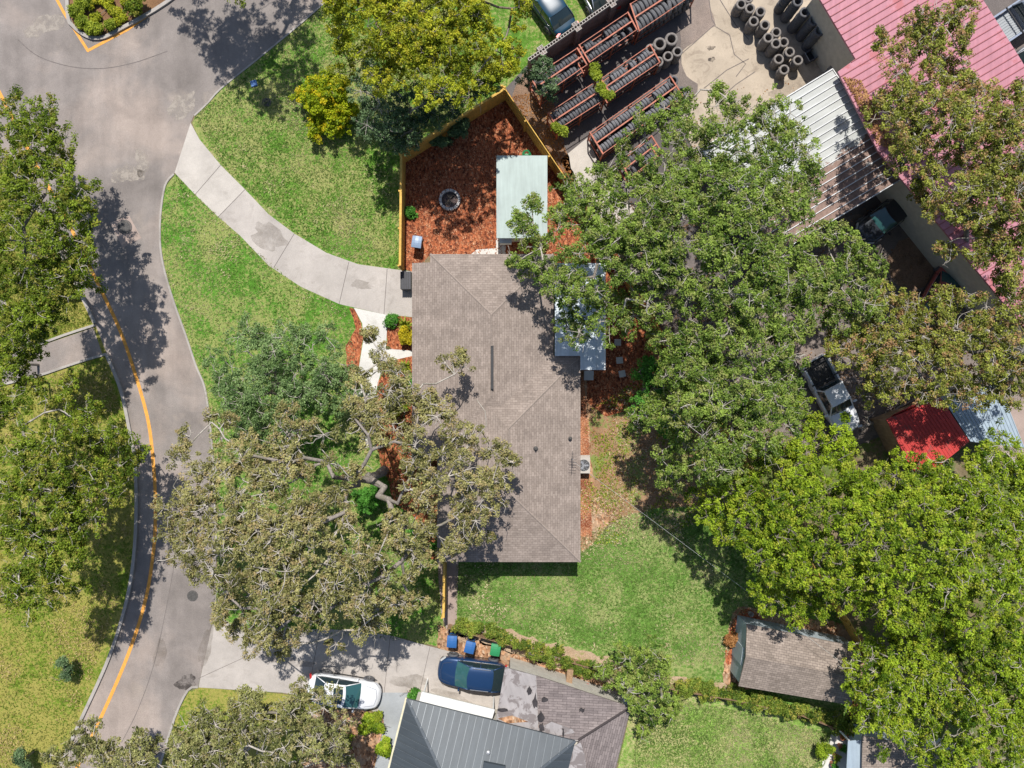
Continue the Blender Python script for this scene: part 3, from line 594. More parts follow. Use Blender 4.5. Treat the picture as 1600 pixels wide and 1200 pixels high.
# white metal patio roof
zp = 2.95
pts = [W(867, 411, zp), W(944, 411, zp), W(944, 578, zp), W(907, 578, zp), W(907, 556, zp), W(867, 556, zp)]
pr = empty('patio_roof', (*W2(905, 490), 0), 'white metal patio roof on the east side of the house under oak branches', 'patio roof'); PO = tuple(pr.location)
mb = MB(); zz = lambda p: (p[0], p[1], zp + 0.02 - 0.03*(p[0] - pts[0][0]))
MB().slab([[zz(p) for p in pts]], 0.09).build('roof_panel', MT['patio_metal'], pr, uv=True, org=PO)
for k in range(5):
    x = pts[0][0] + 0.05 + k * 0.8; y1 = pts[0][1]; y0 = pts[2][1] if x > W(907, 0, zp)[0] else pts[4][1]
    if x < pts[1][0]: mb.box((x, (y0+y1)/2, zz((x, 0))[2] + 0.02), (0.04, y1 - y0 - 0.02, 0.04))
mb.build('seam', MT['patio_metal'], pr, org=PO)
MB().box((pts[1][0] + 0.05, (pts[1][1]+pts[2][1])/2, zp - 0.12), (0.1, pts[1][1]-pts[2][1], 0.12)).build('gutter', MT['white'], pr, org=PO)
for q in (pts[1], pts[2], ((pts[1][0]), (pts[1][1]+pts[2][1])/2)): MB().box((q[0]-0.2, q[1] - 0.15*(1 if q is pts[1] else -1), 1.4), (0.09, 0.09, 2.8)).build('post', MT['white'], pr, org=PO)
mb = MB(); px_, py_, _ = W(922, 584, 1.0); mb.box((px_, py_ + 0.05, 0.2), (0.6, 0.3, 0.4)); mb.box((px_, py_ - 0.25, 0.1), (0.6, 0.3, 0.2)); tag(mb.build('step', MT['white']), 'white two tread step at the south edge of the patio roof', 'step')
# satellite aerial
x, y, z = W(893, 716, 3.0); an = empty('roof_aerial', (x, y, ZE + 0.25), 'thin black aerial mast on the shingle roof above the air conditioner', 'aerial')
MB().tube((0, 0, -0.1), (0.02, 0, 0.9), 0.02).build('mast', MT['steel'], an)
mb = MB()
for k in range(5): mb.tube((-0.2, -0.35 + k*0.17, 0.85), (0.25, -0.35 + k*0.17, 0.85), 0.012, n=4)
mb.tube((0, -0.5, 0.84), (0, 0.5, 0.84), 0.018, n=4).build('antenna_bar', MT['black'], an)
# AC unit
def ac_unit(px, py, label, s=1.0):
    x, y, _ = W(px, py, 0.8); t = empty('air_conditioner', (x, y, 0), label, 'air conditioner')
    MB().box((0, 0, 0.04), (0.95*s, 1.15*s, 0.08)).build('pad', MT['conc'], t)
    mb = MB(); mb.box((0, 0, 0.46), (0.8*s, 1.0*s, 0.76))
    for k in range(10): mb.box((0, 0, 0.15 + k*0.065), (0.82*s, 1.02*s, 0.02))
    mb.build('cabinet', MT['conc_new'], t)
    mb = MB()
    for k in range(5): mb.lathe([(0.08+0.07*k, 0.845), (0.085+0.07*k, 0.855), (0.095+0.07*k, 0.845)], 24)
    for k in range(4): mb.box((0, 0, 0.85), (0.78*s, 0.012, 0.012), k*math.pi/4)
    mb.build('grille', MT['steel'], t)
    mb = MB(); mb.lathe([(0.36*s, 0.842), (0.001, 0.843)], 24); mb.build('fan_opening', MT['black'], t)
    mb = MB()
    for k in range(3): mb.box((0.15*math.cos(k*2.094), 0.15*math.sin(k*2.094), 0.846), (0.28, 0.12, 0.006), k*2.094)
    mb.build('fan', MT['rim'], t)
ac_unit(912, 727, 'square grey air conditioner with round fan against the east wall')
# slatted bench beside the house wall
x, y, _ = W(634, 438, 0.8); t = empty('side_gate', (x, y, 0), 'dark slatted crate beside the driveway end of the house', 'slatted box')
mb = MB()
for k in range(6): mb.box((-0.3 + k*0.12, 0, 0.8), (0.08, 1.1, 0.04))
mb.build('slat', MT['black'], t)
MB().box((0, 0, 0.4), (0.66, 1.1, 0.74)).build('body', MT['dark_rib'], t)
# ---------------------------------------------------------------- garden shed with pale flat roof
def flat_building(name, corners, z, mat, label, cat, wallmat, t=0.12, ov=0.25, slope=0.0, ribs=None, ribmat=None, group=None, ribdir=0, ribh=0.05, ribw=0.05, walls=True, zs=None):
    P = [W(*c, (zs[i] if zs else z)) for i, c in enumerate(corners)]
    c0 = (sum(p[0] for p in P)/len(P), sum(p[1] for p in P)/len(P), 0)
    b = empty(name, c0, label, cat, group)
    MB().slab([P], t).build('roof', mat, b, uv=True, org=c0)
    cen = Vector((c0[0], c0[1]))
    if walls:
        ip = []
        for p in P:
            v = cen - Vector(p[:2]); q = Vector(p[:2]) + v.normalized() * ov * 1.4; ip.append((q.x, q.y))
        MB().prism(ip, 0, min(p[2] for p in P) - t).build('wall', wallmat, b, org=c0)
    if ribs:
        a, bb, c, d = [Vector(p) for p in P[:4]]
        if ribdir: a, bb, c, d = bb, c, d, a
        L = (a - d).length; n = int(L / ribs); mb = MB()
        for i in range(n + 1):
            t_ = i / n; p = d.lerp(a, t_); q = c.lerp(bb, t_); dd = (q - p); ln = dd.length; m = (p + q) / 2
            M = dd.to_track_quat('X', 'Z').to_matrix()
            mb.box((m.x, m.y, m.z + ribh/2), (ln - 0.02, ribw, ribh), 0, 1.0, M)
        mb.build('roof_rib', ribmat or mat, b, org=c0)
    return b, P, c0
b, P, c0 = flat_building('garden_shed', [(776, 243), (855, 243), (855, 372), (776, 372)], 2.5, MT['pale_green'], 'pale green flat roofed shed standing in the red mulch yard', 'shed', MT['wall'], 0.1, 0.2, ribs=1.05, ribmat=MT['pale_green'], ribdir=1, ribh=0.015, ribw=0.02)
x, y, _ = W(790, 377, 1.6); u = MB().box((x, y, 1.5), (0.75, 0.3, 0.5)).build('window_unit', MT['white'], b, org=c0)
x, y = W2(823, 238, 0.5); t = empty('hose_reel', (x, y, 0), 'green garden hose coil at the north end of the pale shed', 'hose')
mb = MB()
for k in range(4): mb.lathe([(0.28 - 0.04*k + 0.02*math.cos(a), 0.1 + 0.05*k + 0.02*math.sin(a)) for a in (0, 1.57, 3.14, 4.71)], 20, closed=True)
mb.build('hose', MT['bin_green'], t); MB().box((0, 0, 0.05), (0.5, 0.1, 0.1)).build('base', MT['bin_green'], t)
sheet('shed_step', [(775, 373), (790, 373), (790, 398), (735, 398), (745, 390), (775, 388)], 5*Z, MT['conc_white'])
# fire pit
x, y = W2(703, 313); t = empty('fire_pit', (x, y, 0), 'round stone ringed fire pit in the mulch yard', 'fire pit')
for k in range(14):
    a = 2*math.pi*k/14; MB().box((0.6*math.cos(a), 0.6*math.sin(a), 0.13), (0.17, 0.25, 0.26), a + random.uniform(-.04, .04), 0.94).build('stone', MT['stone'], t)
MB().lathe([(0.53, 0.03), (0.3, 0.08), (0.001, 0.1)], 20).build('ash_bed', MT['ash'], t)
mb = MB()
for k in range(5): mb.tube((-0.3 + 0.12*k, -0.25, 0.12), (0.25 - 0.1*k, 0.3, 0.2), 0.035, 0.03, 7)
mb.build('log', BARK['brown'], t)

# ---------------------------------------------------------------- wheelie bins
def bin_(px, py, rz, lid, label, group=None):
    x, y, _ = W(px, py, 1.0); t = empty('wheelie_bin', (x, y, 0), label, 'bin', group, rz)
    mb = MB(); rows = []
    for z, a, b2 in ((0.06, 0.22, 0.26), (0.5, 0.26, 0.30), (0.95, 0.29, 0.34)):
        rows.append([(a*sx*(1 - c), b2*sy*(1 - c2), z) for sx, sy, c, c2 in ((-1, -1, .12, 0), (1, -1, .12, 0), (1, -1, 0, .12), (1, 1, 0, .12), (1, 1, .12, 0), (-1, 1, .12, 0), (-1, 1, 0, .12), (-1, -1, 0, .12))])
    mb.grid(rows, True); mb.f.append(tuple(range(8))[::-1]); mb.build('body', lid if lid is not MT['bin_slate'] else MT['black'], t)
    mb = MB(); rows = []
    for i in range(6):
        v = i / 5; yy = -0.36 + 0.74*v; zz = 1.0 + 0.07*math.sin(math.pi*min(1, v*0.9 + 0.1)); rows.append([(xx, yy, zz - 0.05*(abs(xx)/0.31)**4) for xx in (-0.31, -0.28, -0.1, 0.1, 0.28, 0.31)])
    mb.grid(rows); rows2 = [[(p[0], p[1], 0.94) for p in r] for r in rows]
    mb.grid([r[:1] + [(r[0][0], r[0][1], 0.94)] for r in rows]); mb.grid([[(r[-1][0], r[-1][1], 0.94), r[-1]] for r in rows])
    mb.grid([[(p[0], p[1], 0.94) for p in rows[0]], rows[0]]); mb.grid([rows[-1], [(p[0], p[1], 0.94) for p in rows[-1]]])
    mb.build('lid', lid, t, sm=False)
    MB().tube((-0.24, 0.42, 0.93), (0.24, 0.42, 0.93), 0.018).tube((-0.24, 0.36, 0.93), (-0.24, 0.42, 0.93), 0.018).tube((0.24, 0.36, 0.93), (0.24, 0.42, 0.93), 0.018).build('handle', MT['black'], t)
    for s in (-1, 1): MB().lathe([(0.1, -0.02), (0.1, 0.02), (0.03, 0.025)], 14, (0, 0, 0), axis='y').build('wheel', MT['black'], t, loc=(0.24*s, 0.3, 0.1)).rotation_euler = (0, 0, math.pi/2)
bin_(706, 1003, math.radians(-4), MT['bin_blue'], 'blue wheelie bin nearest the wooden fence', 'bins beside the neighbour driveway')
bin_(734, 1012, math.radians(-14), MT['bin_blue'], 'blue wheelie bin standing between the other blue bin and the green bin', 'bins beside the neighbour driveway')
bin_(774, 1016, math.radians(-10), MT['bin_green'], 'green wheelie bin above the navy car', 'bins beside the neighbour driveway')
bin_(651, 378, math.radians(-8), MT['bin_slate'], 'slate blue lidded bin alone in the red mulch by the fence')

# ---------------------------------------------------------------- fences and walls
def fence(name, px, h, mat, label, cat='fence', board=0.14, gap=0.006, capw=0.0, pxz=None, group=None):
    P = [Vector(W(*p, h)[:2]) for p in px]; base = (P[0].x, P[0].y, 0); t = empty(name, base, label, cat, group)
    bd = MB(); rl = MB()
    for a, b in zip(P, P[1:]):
        d = b - a; L = d.length; d.normalize(); rz = math.atan2(d.y, d.x); nn = Vector((-d.y, d.x)); n = max(1, int(L / (board + gap)))
        for i in range(n):
            c = a + d * ((i + 0.5) * L / n); bd.box((c.x, c.y, h/2 + random.uniform(-.012, .012)), (board, 0.022, h), rz)
        for zz in (0.35, h*0.55, h - 0.25):
            c = (a + b)/2 - nn*0.035; rl.box((c.x, c.y, zz), (L, 0.045, 0.09), rz)
        if capw:
            c = (a + b)/2; rl.box((c.x, c.y, h + 0.035), (L, capw, 0.035), rz)
        m = max(1, round(L / 2.4))
        for i in range(m + 1):
            c = a + d * (i * L / m) - nn * 0.1
            MB().box((c.x, c.y, (h+0.06)/2), (0.1, 0.1, h + 0.06), rz).build('post', mat, t, org=base)
    bd.build('board_panel', mat, t, org=base); rl.build('rail', mat, t, org=base)
fence('wooden_fence', [(790, 138), (627, 240), (625, 415)], 1.85, MT['fence'], 'yellow wooden fence enclosing the west side of the mulch yard', capw=0.14)
fence('wooden_fence', [(785, 133), (897, 298), (1033, 518), (1127, 660), (1330, 975), (1362, 1033)], 1.85, MT['fence'], 'long wooden boundary fence running diagonally beside the tyre yard', capw=0.05)
fence('wooden_fence', [(694, 880), (693, 965)], 1.8, MT['fence'], 'short wooden fence stub south of the house corner', capw=0.14)
fence('weathered_fence', [(700, 982), (800, 1010), (935, 1048), (1060, 1080), (1160, 1097), (1250, 1118), (1352, 1156)], 0.95, MT['fence_old'], 'weathered fence overgrown with vines between the back gardens')
# hollow block wall
zw = 2.0; A = Vector(W2(826, 93, zw)); B = Vector(W2(1040, -55, zw)); d = (B - A); L = d.length; d.normalize(); rz = math.atan2(d.y, d.x); nn = Vector((-d.y, d.x))
bw = empty('block_wall', (A.x, A.y, 0), 'grey hollow block wall behind the tyre racks with open cells on top', 'wall')
c = (A + B)/2; MB().box((c.x, c.y, (zw-0.2)/2), (L, 0.2, zw - 0.2), rz).build('wall', MT['wall_brick'], bw, uv=True, org=(A.x, A.y, 0))
mb = MB(); n = int(L / 0.2)
for s in (-1, 1): q = c + nn*0.085*s; mb.box((q.x, q.y, zw - 0.1), (L, 0.034, 0.2), rz)
for i in range(n + 1): q = A + d*(i*L/n); mb.box((q.x, q.y, zw - 0.1), (0.045, 0.136, 0.198), rz)
mb.build('coping', MT['conc'], bw, org=(A.x, A.y, 0))
for i in range(5):
    q = A + d*(1.0 + i*2.6); mb = MB()
    for s in (-1, 1):
        r = q + nn*0.2*s; mb.box((r.x, r.y, (zw-0.003)/2), (0.4, 0.2, zw - 0.003), rz)
    mb.build('pier', MT['wall_brick'], bw, uv=True, org=(A.x, A.y, 0))
    mb = MB()
    for s in (-1, 1):
        for e in (-0.17, 0, 0.17):
            r = q + nn*0.2*s + d*e; mb.box((r.x, r.y, zw + 0.01), (0.05, 0.2, 0.03), rz)
        r = q + nn*0.28*s; mb.box((r.x, r.y, zw + 0.008), (0.4, 0.04, 0.022), rz)
    mb.build('pier_cap', MT['conc'], bw, org=(A.x, A.y, 0))

# ---------------------------------------------------------------- other buildings
# faded red warehouse, three roof strips
flat_building('warehouse', [(1270, -20), (1530, -10), (1592, 88), (1660, 200), (1740, 330), (1640, 560), (1372, 236), (1309, 112), (1337, 92)], 4.0, MT['pink'], 'large warehouse with faded red ribbed metal roof under oak crowns', 'warehouse', MT['wall'], 0.14, 0.3)
wh = [o for o in bpy.data.objects if o.name.startswith('warehouse')][0]
mb = MB(); ud = Vector((0.54, -0.84)); vd = Vector((0.86, 0.51))
poly = [Vector(W2(*p, 4.0)) for p in [(1270, -20), (1530, -10), (1592, 88), (1660, 200), (1740, 330), (1640, 560), (1372, 236), (1309, 112), (1337, 92)]]
def clip_line(o, d, poly):
    ts = []
    for i in range(len(poly)):
        a, b = poly[i], poly[(i+1) % len(poly)]; e = b - a; den = d.x*e.y - d.y*e.x
        if abs(den) < 1e-9: continue
        r = a - o; t = (r.x*e.y - r.y*e.x)/den; s_ = (r.x*d.y - r.y*d.x)/den
        if 0 <= s_ < 1: ts.append(t)
    ts.sort(); return [(ts[i], ts[i+1]) for i in range(0, len(ts)-1, 2)]
o0 = Vector(W2(1290, -60, 4.0))
for i in range(80):
    o = o0 + ud * (0.42*i)
    for t0, t1 in clip_line(o, vd, poly):
        a = o + vd*t0; b_ = o + vd*t1; m = (a + b_)/2; mb.box((m.x, m.y, 4.0 + 0.02), ((b_-a).length - 0.02, 0.045, 0.05), math.atan2(vd.y, vd.x))
mb.build('roof_rib', m_plain('roof_rib_red', (0.30, 0.09, 0.10), 0.6), wh, org=tuple(wh.location))
# white to rust ribbed carport roof
cp, P, c0 = flat_building('carport', [(1301, 108), (1413, 277), (1205, 402), (1092, 235)], 3.3, MT['white_rust'], 'open carport with ribbed metal roof, white at one end and rusty brown at the other', 'carport', MT['wall'], 0.06, walls=False, ribs=0.42, ribmat=MT['white_rib'], ribdir=1, ribh=0.075, ribw=0.05)
# direct the rust along the roof: rebuild uv so that u runs from the north edge to the south edge
r_ = [o for o in cp.children if o.name.startswith('roof') and not o.name.startswith('roof_rib')][0]
pa = Vector(P[0]) - Vector(c0); e1 = (Vector(P[1]) - Vector(P[0])).normalized(); e2 = (Vector(P[3]) - Vector(P[0])).normalized()
for li, lp in enumerate(r_.data.loops):
    q = r_.data.vertices[lp.vertex_index].co - pa; r_.data.uv_layers[0].data[li].uv = (q.dot(e1), q.dot(e2))
for i, t in ((0, .04), (0, .5), (0, .96), (2, .04), (2, .5), (2, .96)):
    a = Vector(P[i]); b_ = Vector(P[(i+1) % 4]); q = a.lerp(b_, t); cc = Vector(c0); q = q + (Vector((cc.x, cc.y, q.z)) - q).normalized()*0.3
    MB().box((q.x, q.y, 1.6), (0.12, 0.12, 3.2), 1.0).build('post', MT['steel'], cp, org=c0)
for i in range(4):
    a = Vector(P[i]); b_ = Vector(P[(i+1) % 4]); m = (a + b_)/2; dd = (b_ - a)
    MB().box((m.x, m.y, 3.22), (dd.length + 0.05, 0.09, 0.16), math.atan2(dd.y, dd.x)).build('fascia', MT['white'], cp, org=c0)
flat_building('lean_to', [(1385, 655), (1470, 622), (1515, 690), (1452, 740), (1425, 735)], 2.5, MT['red'], 'small lean-to with bright red metal roof in dappled shade', 'lean-to', MT['fence_old'], 0.08, 0.15)
lt = [o for o in bpy.data.objects if o.name.startswith('lean_to')][0]; mb = MB()
poly = [Vector(W2(*p, 2.5)) for p in [(1387, 657), (1469, 624), (1513, 690), (1452, 738), (1427, 733)]]; dv = (poly[2]-poly[1]).normalized(); ov_ = Vector((-dv.y, dv.x)); o0 = poly[1]
for i in range(-2, 30):
    o = o0 - ov_ * 0.2*i
    for t0, t1 in clip_line(o, dv, poly):
        a = o + dv*t0; b_ = o + dv*t1; m = (a+b_)/2; mb.box((m.x, m.y, 2.512), ((b_-a).length, 0.04, 0.025), math.atan2(dv.y, dv.x))
mb.build('roof_rib', MT['red'], lt, org=tuple(lt.location))
flat_building('red_awning', [(1388, 655), (1396, 648), (1500, 596), (1490, 608), (1470, 620)], 2.2, MT['red'], 'narrow sloping red metal awning strip above the red lean-to', 'awning', MT['fence_old'], 0.05, 0.05, walls=False, zs=[2.2, 2.5, 2.5, 2.3, 2.2])
flat_building('blue_shed', [(1473, 622), (1560, 600), (1600, 700), (1517, 690)], 2.4, MT['bluegrey'], 'shed with ribbed blue grey metal roof beside the red lean-to', 'shed', MT['wall_blue'], 0.08, 0.15, ribs=0.22, ribmat=MT['bluegrey'], ribdir=1, ribh=0.03, ribw=0.05)
# garden shed with shingle roof and blue grey wall
zg = 2.2
A, B, C, D = W(1167, 975, zg), W(1345, 1012, zg), W(1330, 1102, zg), W(1154, 1072, zg)
R0, R1 = W(1161, 1020, zg + 0.75), W(1341, 1054, zg + 0.75); m = lambda p, q, t: tuple(a + (b - a)*t for a, b in zip(p, q))
c0 = ((A[0]+C[0])/2, (A[1]+C[1])/2, 0)
sh = empty('garden_shed', c0, 'shed with brown shingle gable roof and blue grey wall in the back garden corner', 'shed')
R0 = (m(A, D, .47)[0], m(A, D, .47)[1], zg + 0.55); R1 = (m(B, C, .47)[0], m(B, C, .47)[1], zg + 0.55)
MB().slab([[A, B, R1, R0], [R0, R1, C, D]], 0.1).build('roof', MT['shingle2'], sh, uv=True, org=c0)
Ag, Bg, Cg, Dg = W2(1169, 978, zg), W2(1342, 1014, zg), W2(1328, 1098, zg), W2(1157, 1069, zg)
MB().prism([Ag, Bg, Cg, Dg], 0, zg - .12).build('wall', MT['wall_blue'], sh, org=c0)
MB().add([(*Ag, zg - .12), (*Dg, zg - .12), ((Ag[0]+Dg[0])/2, (Ag[1]+Dg[1])/2, zg + .42)], [(0, 1, 2), (2, 1, 0)]).build('gable', MT['wall_blue'], sh, org=c0)
MB().box((Ag[0]*.45+Dg[0]*.55 - .03, Ag[1]*.45+Dg[1]*.55, .98), (.05, 1.1, 1.9), -math.atan2(Ag[0]-Dg[0], Ag[1]-Dg[1])).build('door', MT['wall_blue'], sh, org=c0)
x, y = W2(1176, 962, .6); t = empty('bucket', (x, y, 0), 'small pale bucket just north of the shingle shed', 'bucket'); MB().lathe([(0.001, 0.02), (0.12, 0.02), (0.16, 0.35), (0.15, 0.35), (0.11, 0.05), (0.001, 0.05)], 16).build('pail', MT['conc_new'], t); MB().path([(0.16*math.cos(a), 0, 0.35 + 0.1*math.sin(a)) for a in (0, .8, 1.57, 2.3, 3.14)], 0.008, 4).build('handle', MT['steel'], t)
# neighbour house with dark seam metal roof
zn = 3.1
Aw = Vector(W2(636, 1092, zn)); Bw = Vector(W2(899, 1158, zn)); e = (Bw - Aw); WD = e.length; e.normalize(); f = Vector((e.y, -e.x)); LN = 14.0
def loc3(u, v, z): p = Aw + e*u + f*v; return (p.x, p.y, z)
nh = empty('neighbour_house', (*(Aw + e*WD/2 + f*5), 0), 'neighbour house with dark grey standing seam metal hip roof', 'house'); NO = tuple(nh.location)
hw = WD/2; sl = 0.46; r0 = loc3(hw, hw, zn + hw*sl); r1 = loc3(hw, LN - hw, zn + hw*sl)
a, b_, c_, d_ = loc3(0, 0, zn), loc3(WD, 0, zn), loc3(WD, LN, zn), loc3(0, LN, zn)
MB().slab([[a, b_, r0], [b_, c_, r1, r0], [c_, d_, r1], [d_, a, r0, r1]], 0.14).build('roof', MT['dark_metal'], nh, uv=True, org=NO)
mb = MB()
def seam(p, q, w_=0.035, h_=0.045):
    p = Vector(p); q = Vector(q); dd = q - p
    if dd.length < 0.1: return
    M = dd.to_track_quat('X', 'Z').to_matrix(); mm = (p + q)/2; mb.box((mm.x, mm.y, mm.z + h_/2), (dd.length, w_, h_), 0, 1.0, M)
u = 0.35
while u < WD: k = min(u, WD - u); seam(loc3(u, 0.02, zn), loc3(u, k, zn + k*sl)); u += 0.44
v = 0.35
while v < LN - 0.1:
    k = min(v, hw, LN - v); seam(loc3(0.02, v, zn), loc3(k, v, zn + k*sl)); seam(loc3(WD-0.02, v, zn), loc3(WD - k, v, zn + k*sl)); v += 0.44
for p, q in ((a, r0), (b_, r0), (r0, r1)): seam(p, q, 0.16, 0.03)
mb.build('roof_seam', m_plain('seam_metal', (0.10, 0.115, 0.13), 0.4, 0.2, var=.1), nh, org=NO)
mb = MB(); g0 = loc3(-0.07, -0.05, zn - 0.1); g1 = loc3(-0.07, LN, zn - 0.1); mb.box(((g0[0]+g1[0])/2, (g0[1]+g1[1])/2, zn - 0.1), (LN, 0.1, 0.1), math.atan2(g1[1]-g0[1], g1[0]-g0[0])); mb.build('gutter', MT['cream'], nh, org=NO)
MB().prism([loc3(.5, .6, 0)[:2], loc3(WD-.5, .6, 0)[:2], loc3(WD-.5, LN-.5, 0)[:2], loc3(.5, LN-.5, 0)[:2]], 0, zn - .14).build('wall', MT['wall'], nh, org=NO)
x, y, z = W(763, 1172, 3.8); MB().tube((x, y, 3.5), (x, y, 4.1), 0.05, n=10).lathe([(0.12, 0), (0.12, 0.05), (0.001, 0.1)], 12, (x, y, 4.08)).build('vent_pipe', MT['steel'], nh, org=NO)
x, y, z = W(772, 1197, 4.1); MB().box((x, y, 4.2), (1.3, 0.4, 0.2), -0.2).build('skylight', MT['dark_metal'], nh, org=NO)
# white strip in front of it
Q = [W(659, 1081, 2.4), W(773, 1109, 2.4), W(769, 1123, 2.4), W(655, 1096, 2.4)]
t = empty('porch_canopy', (Q[0][0], Q[0][1], 0), 'narrow white porch canopy between the navy car and the dark metal roof', 'canopy'); MB().slab([Q], 0.08).build('canopy_panel', MT['white'], t, org=tuple(t.location))
for q in (Q[0], Q[1]): MB().box((q[0]+0.1*(1 if q is Q[0] else -1), q[1]-0.15, 1.16), (0.08, 0.08, 2.32)).build('post', MT['white'], t, org=tuple(t.location))
# decayed annex
zd = 2.5
P1, P2, P3, P4 = W(789, 1043, zd), W(838, 1056, zd), W(986, 1105, zd), W(955, 1230, zd)
K1 = W(905, 1156, 2.98); K2 = W(775, 1124, 2.6); K0 = W(842, 1148, 2.75); K4 = W(880, 1235, 3.0)
dk = empty('annex', (P2[0], P2[1], 0), 'derelict annex with rotting grey shingles and peeling white coating', 'annex'); DO = tuple(dk.location)
MB().slab([[P2, P3, K1, K0]], 0.12).build('roof', MT['shingle_old'], dk, uv=True, org=DO)
MB().slab([[P3, P4, K4, K1]], 0.12).build('roof', MT['shingle_old'], dk, uv=True, org=DO)
MB().slab([[P1, (P2[0]-.01, P2[1], P2[2]), (K0[0]-.01, K0[1], K0[2]), K2]], 0.12).build('flat_roof', MT['flat_old'], dk, uv=True, org=DO)
caps([(lift(P3), lift(K1))], dk, DO, MT['shingle_old'], wd=.09)
s2 = [W(x_, y_, 2.83) for x_, y_ in ((838, 1140), (862, 1128), (895, 1140), (905, 1158), (880, 1158), (850, 1150))]
s3 = [W(x_, y_, 3.02) for x_, y_ in ((893, 1168), (907, 1160), (914, 1180), (916, 1205), (890, 1230), (885, 1200))]
MB().slab([s2], 0.05).slab([s3], 0.05).build('peeling_patch', MT['flat_old'], dk, uv=True, org=DO)
HM = m_plain('rot_black', (.045, .04, .042), .95, var=.4)
for px, py, sx, sy in ((826, 1080, .3, .5), (836, 1098, .25, .9), (845, 1120, .35, .6), (851, 1094, .4, .25), (909, 1110, .35, .2), (784, 1110, .7, .25), (846, 1135, .3, .6), (880, 1143, .15, .5)):
    x, y, _ = W(px, py, 2.75); k = 11; pts_ = [(x + sx*0.6*random.uniform(.35, 1.2)*math.cos(i*6.283/k), y + sy*0.6*random.uniform(.35, 1.2)*math.sin(i*6.283/k), 0) for i in range(k)]
    zloc = 2.5 + (0.35 if py > 1110 else 0.18 if py > 1090 else 0.12); MB().slab([[(p[0], p[1], zloc + 0.06) for p in pts_]], 0.1).build('roof_hole', HM, dk, org=DO)
Q_ = [W(*p, 2.72) for p in ((778, 1124), (800, 1119), (842, 1134), (846, 1148), (812, 1140))]; MB().slab([[(p[0], p[1], 2.62 + .028*(p[0]+1)) for p in Q_]], .1).build('rust_patch', MT['mulch_dry'], dk, org=DO)
MB().prism([W2(797, 1050, zd), W2(838, 1062, zd), W2(978, 1108, zd), W2(950, 1225, zd), W2(890, 1225, zd), W2(890, 1160, zd), W2(785, 1120, zd)], 0, zd - .13).build('wall', MT['wall'], dk, org=DO)
b, P, c0 = flat_building('corner_house', [(1348, 1150), (1530, 1185), (1500, 1330), (1345, 1290)], 2.6, MT['shingle2'], 'grey roofed house corner behind the potted plants', 'house', MT['wall_blue'], 0.12, 0.2)
b, P, c0 = flat_building('patio_cover', [(1325, 1158), (1347, 1156), (1346, 1290), (1318, 1290)], 2.3, MT['bluegrey'], 'pale blue grey patio cover over the potted plants', 'patio cover', MT['wall_blue'], 0.06, walls=False)
for q in (P[0], P[3]): MB().box((q[0]+.1, q[1], 1.12), (0.08, 0.08, 2.24)).build('post', MT['white'], b, org=c0)

# ---------------------------------------------------------------- cars
def wheel(parent, x, y, r=0.34, wd=0.22, steer=0.0, rimm=None):
    t = MB(); prof = [(r*0.62, -wd/2), (r*0.93, -wd/2), (r, -wd*0.35), (r, wd*0.35), (r*0.93, wd/2), (r*0.62, wd/2)]
    o = t.lathe(prof, 28, axis='y').build('wheel', MT['tyre'], parent, sm=False, loc=(x, y, r)); o.rotation_euler = (0, 0, steer)
    mb = MB(); s = 1 if y > 0 else -1
    mb.lathe([(r*0.62, -wd*0.45), (r*0.62, wd*0.45)], 28, axis='y'); mb.lathe([(r*0.16, s*wd*0.42), (0.001, s*wd*0.46)], 14, axis='y')
    for k in range(5):
        a = k*2*math.pi/5; c, s_ = math.cos(a), math.sin(a); mb.add([(c*r*.1 - s_*.03, s*wd*.42, s_*r*.1 + c*.03), (c*r*.1 + s_*.03, s*wd*.42, s_*r*.1 - c*.03), (c*r*.62 + s_*.045, s*wd*.36, s_*r*.62 - c*.045), (c*r*.62 - s_*.045, s*wd*.36, s_*r*.62 + c*.045)], [(0, 1, 2, 3), (3, 2, 1, 0)])
    mb.build('rim', rimm or MT['rim'], o)
    return o
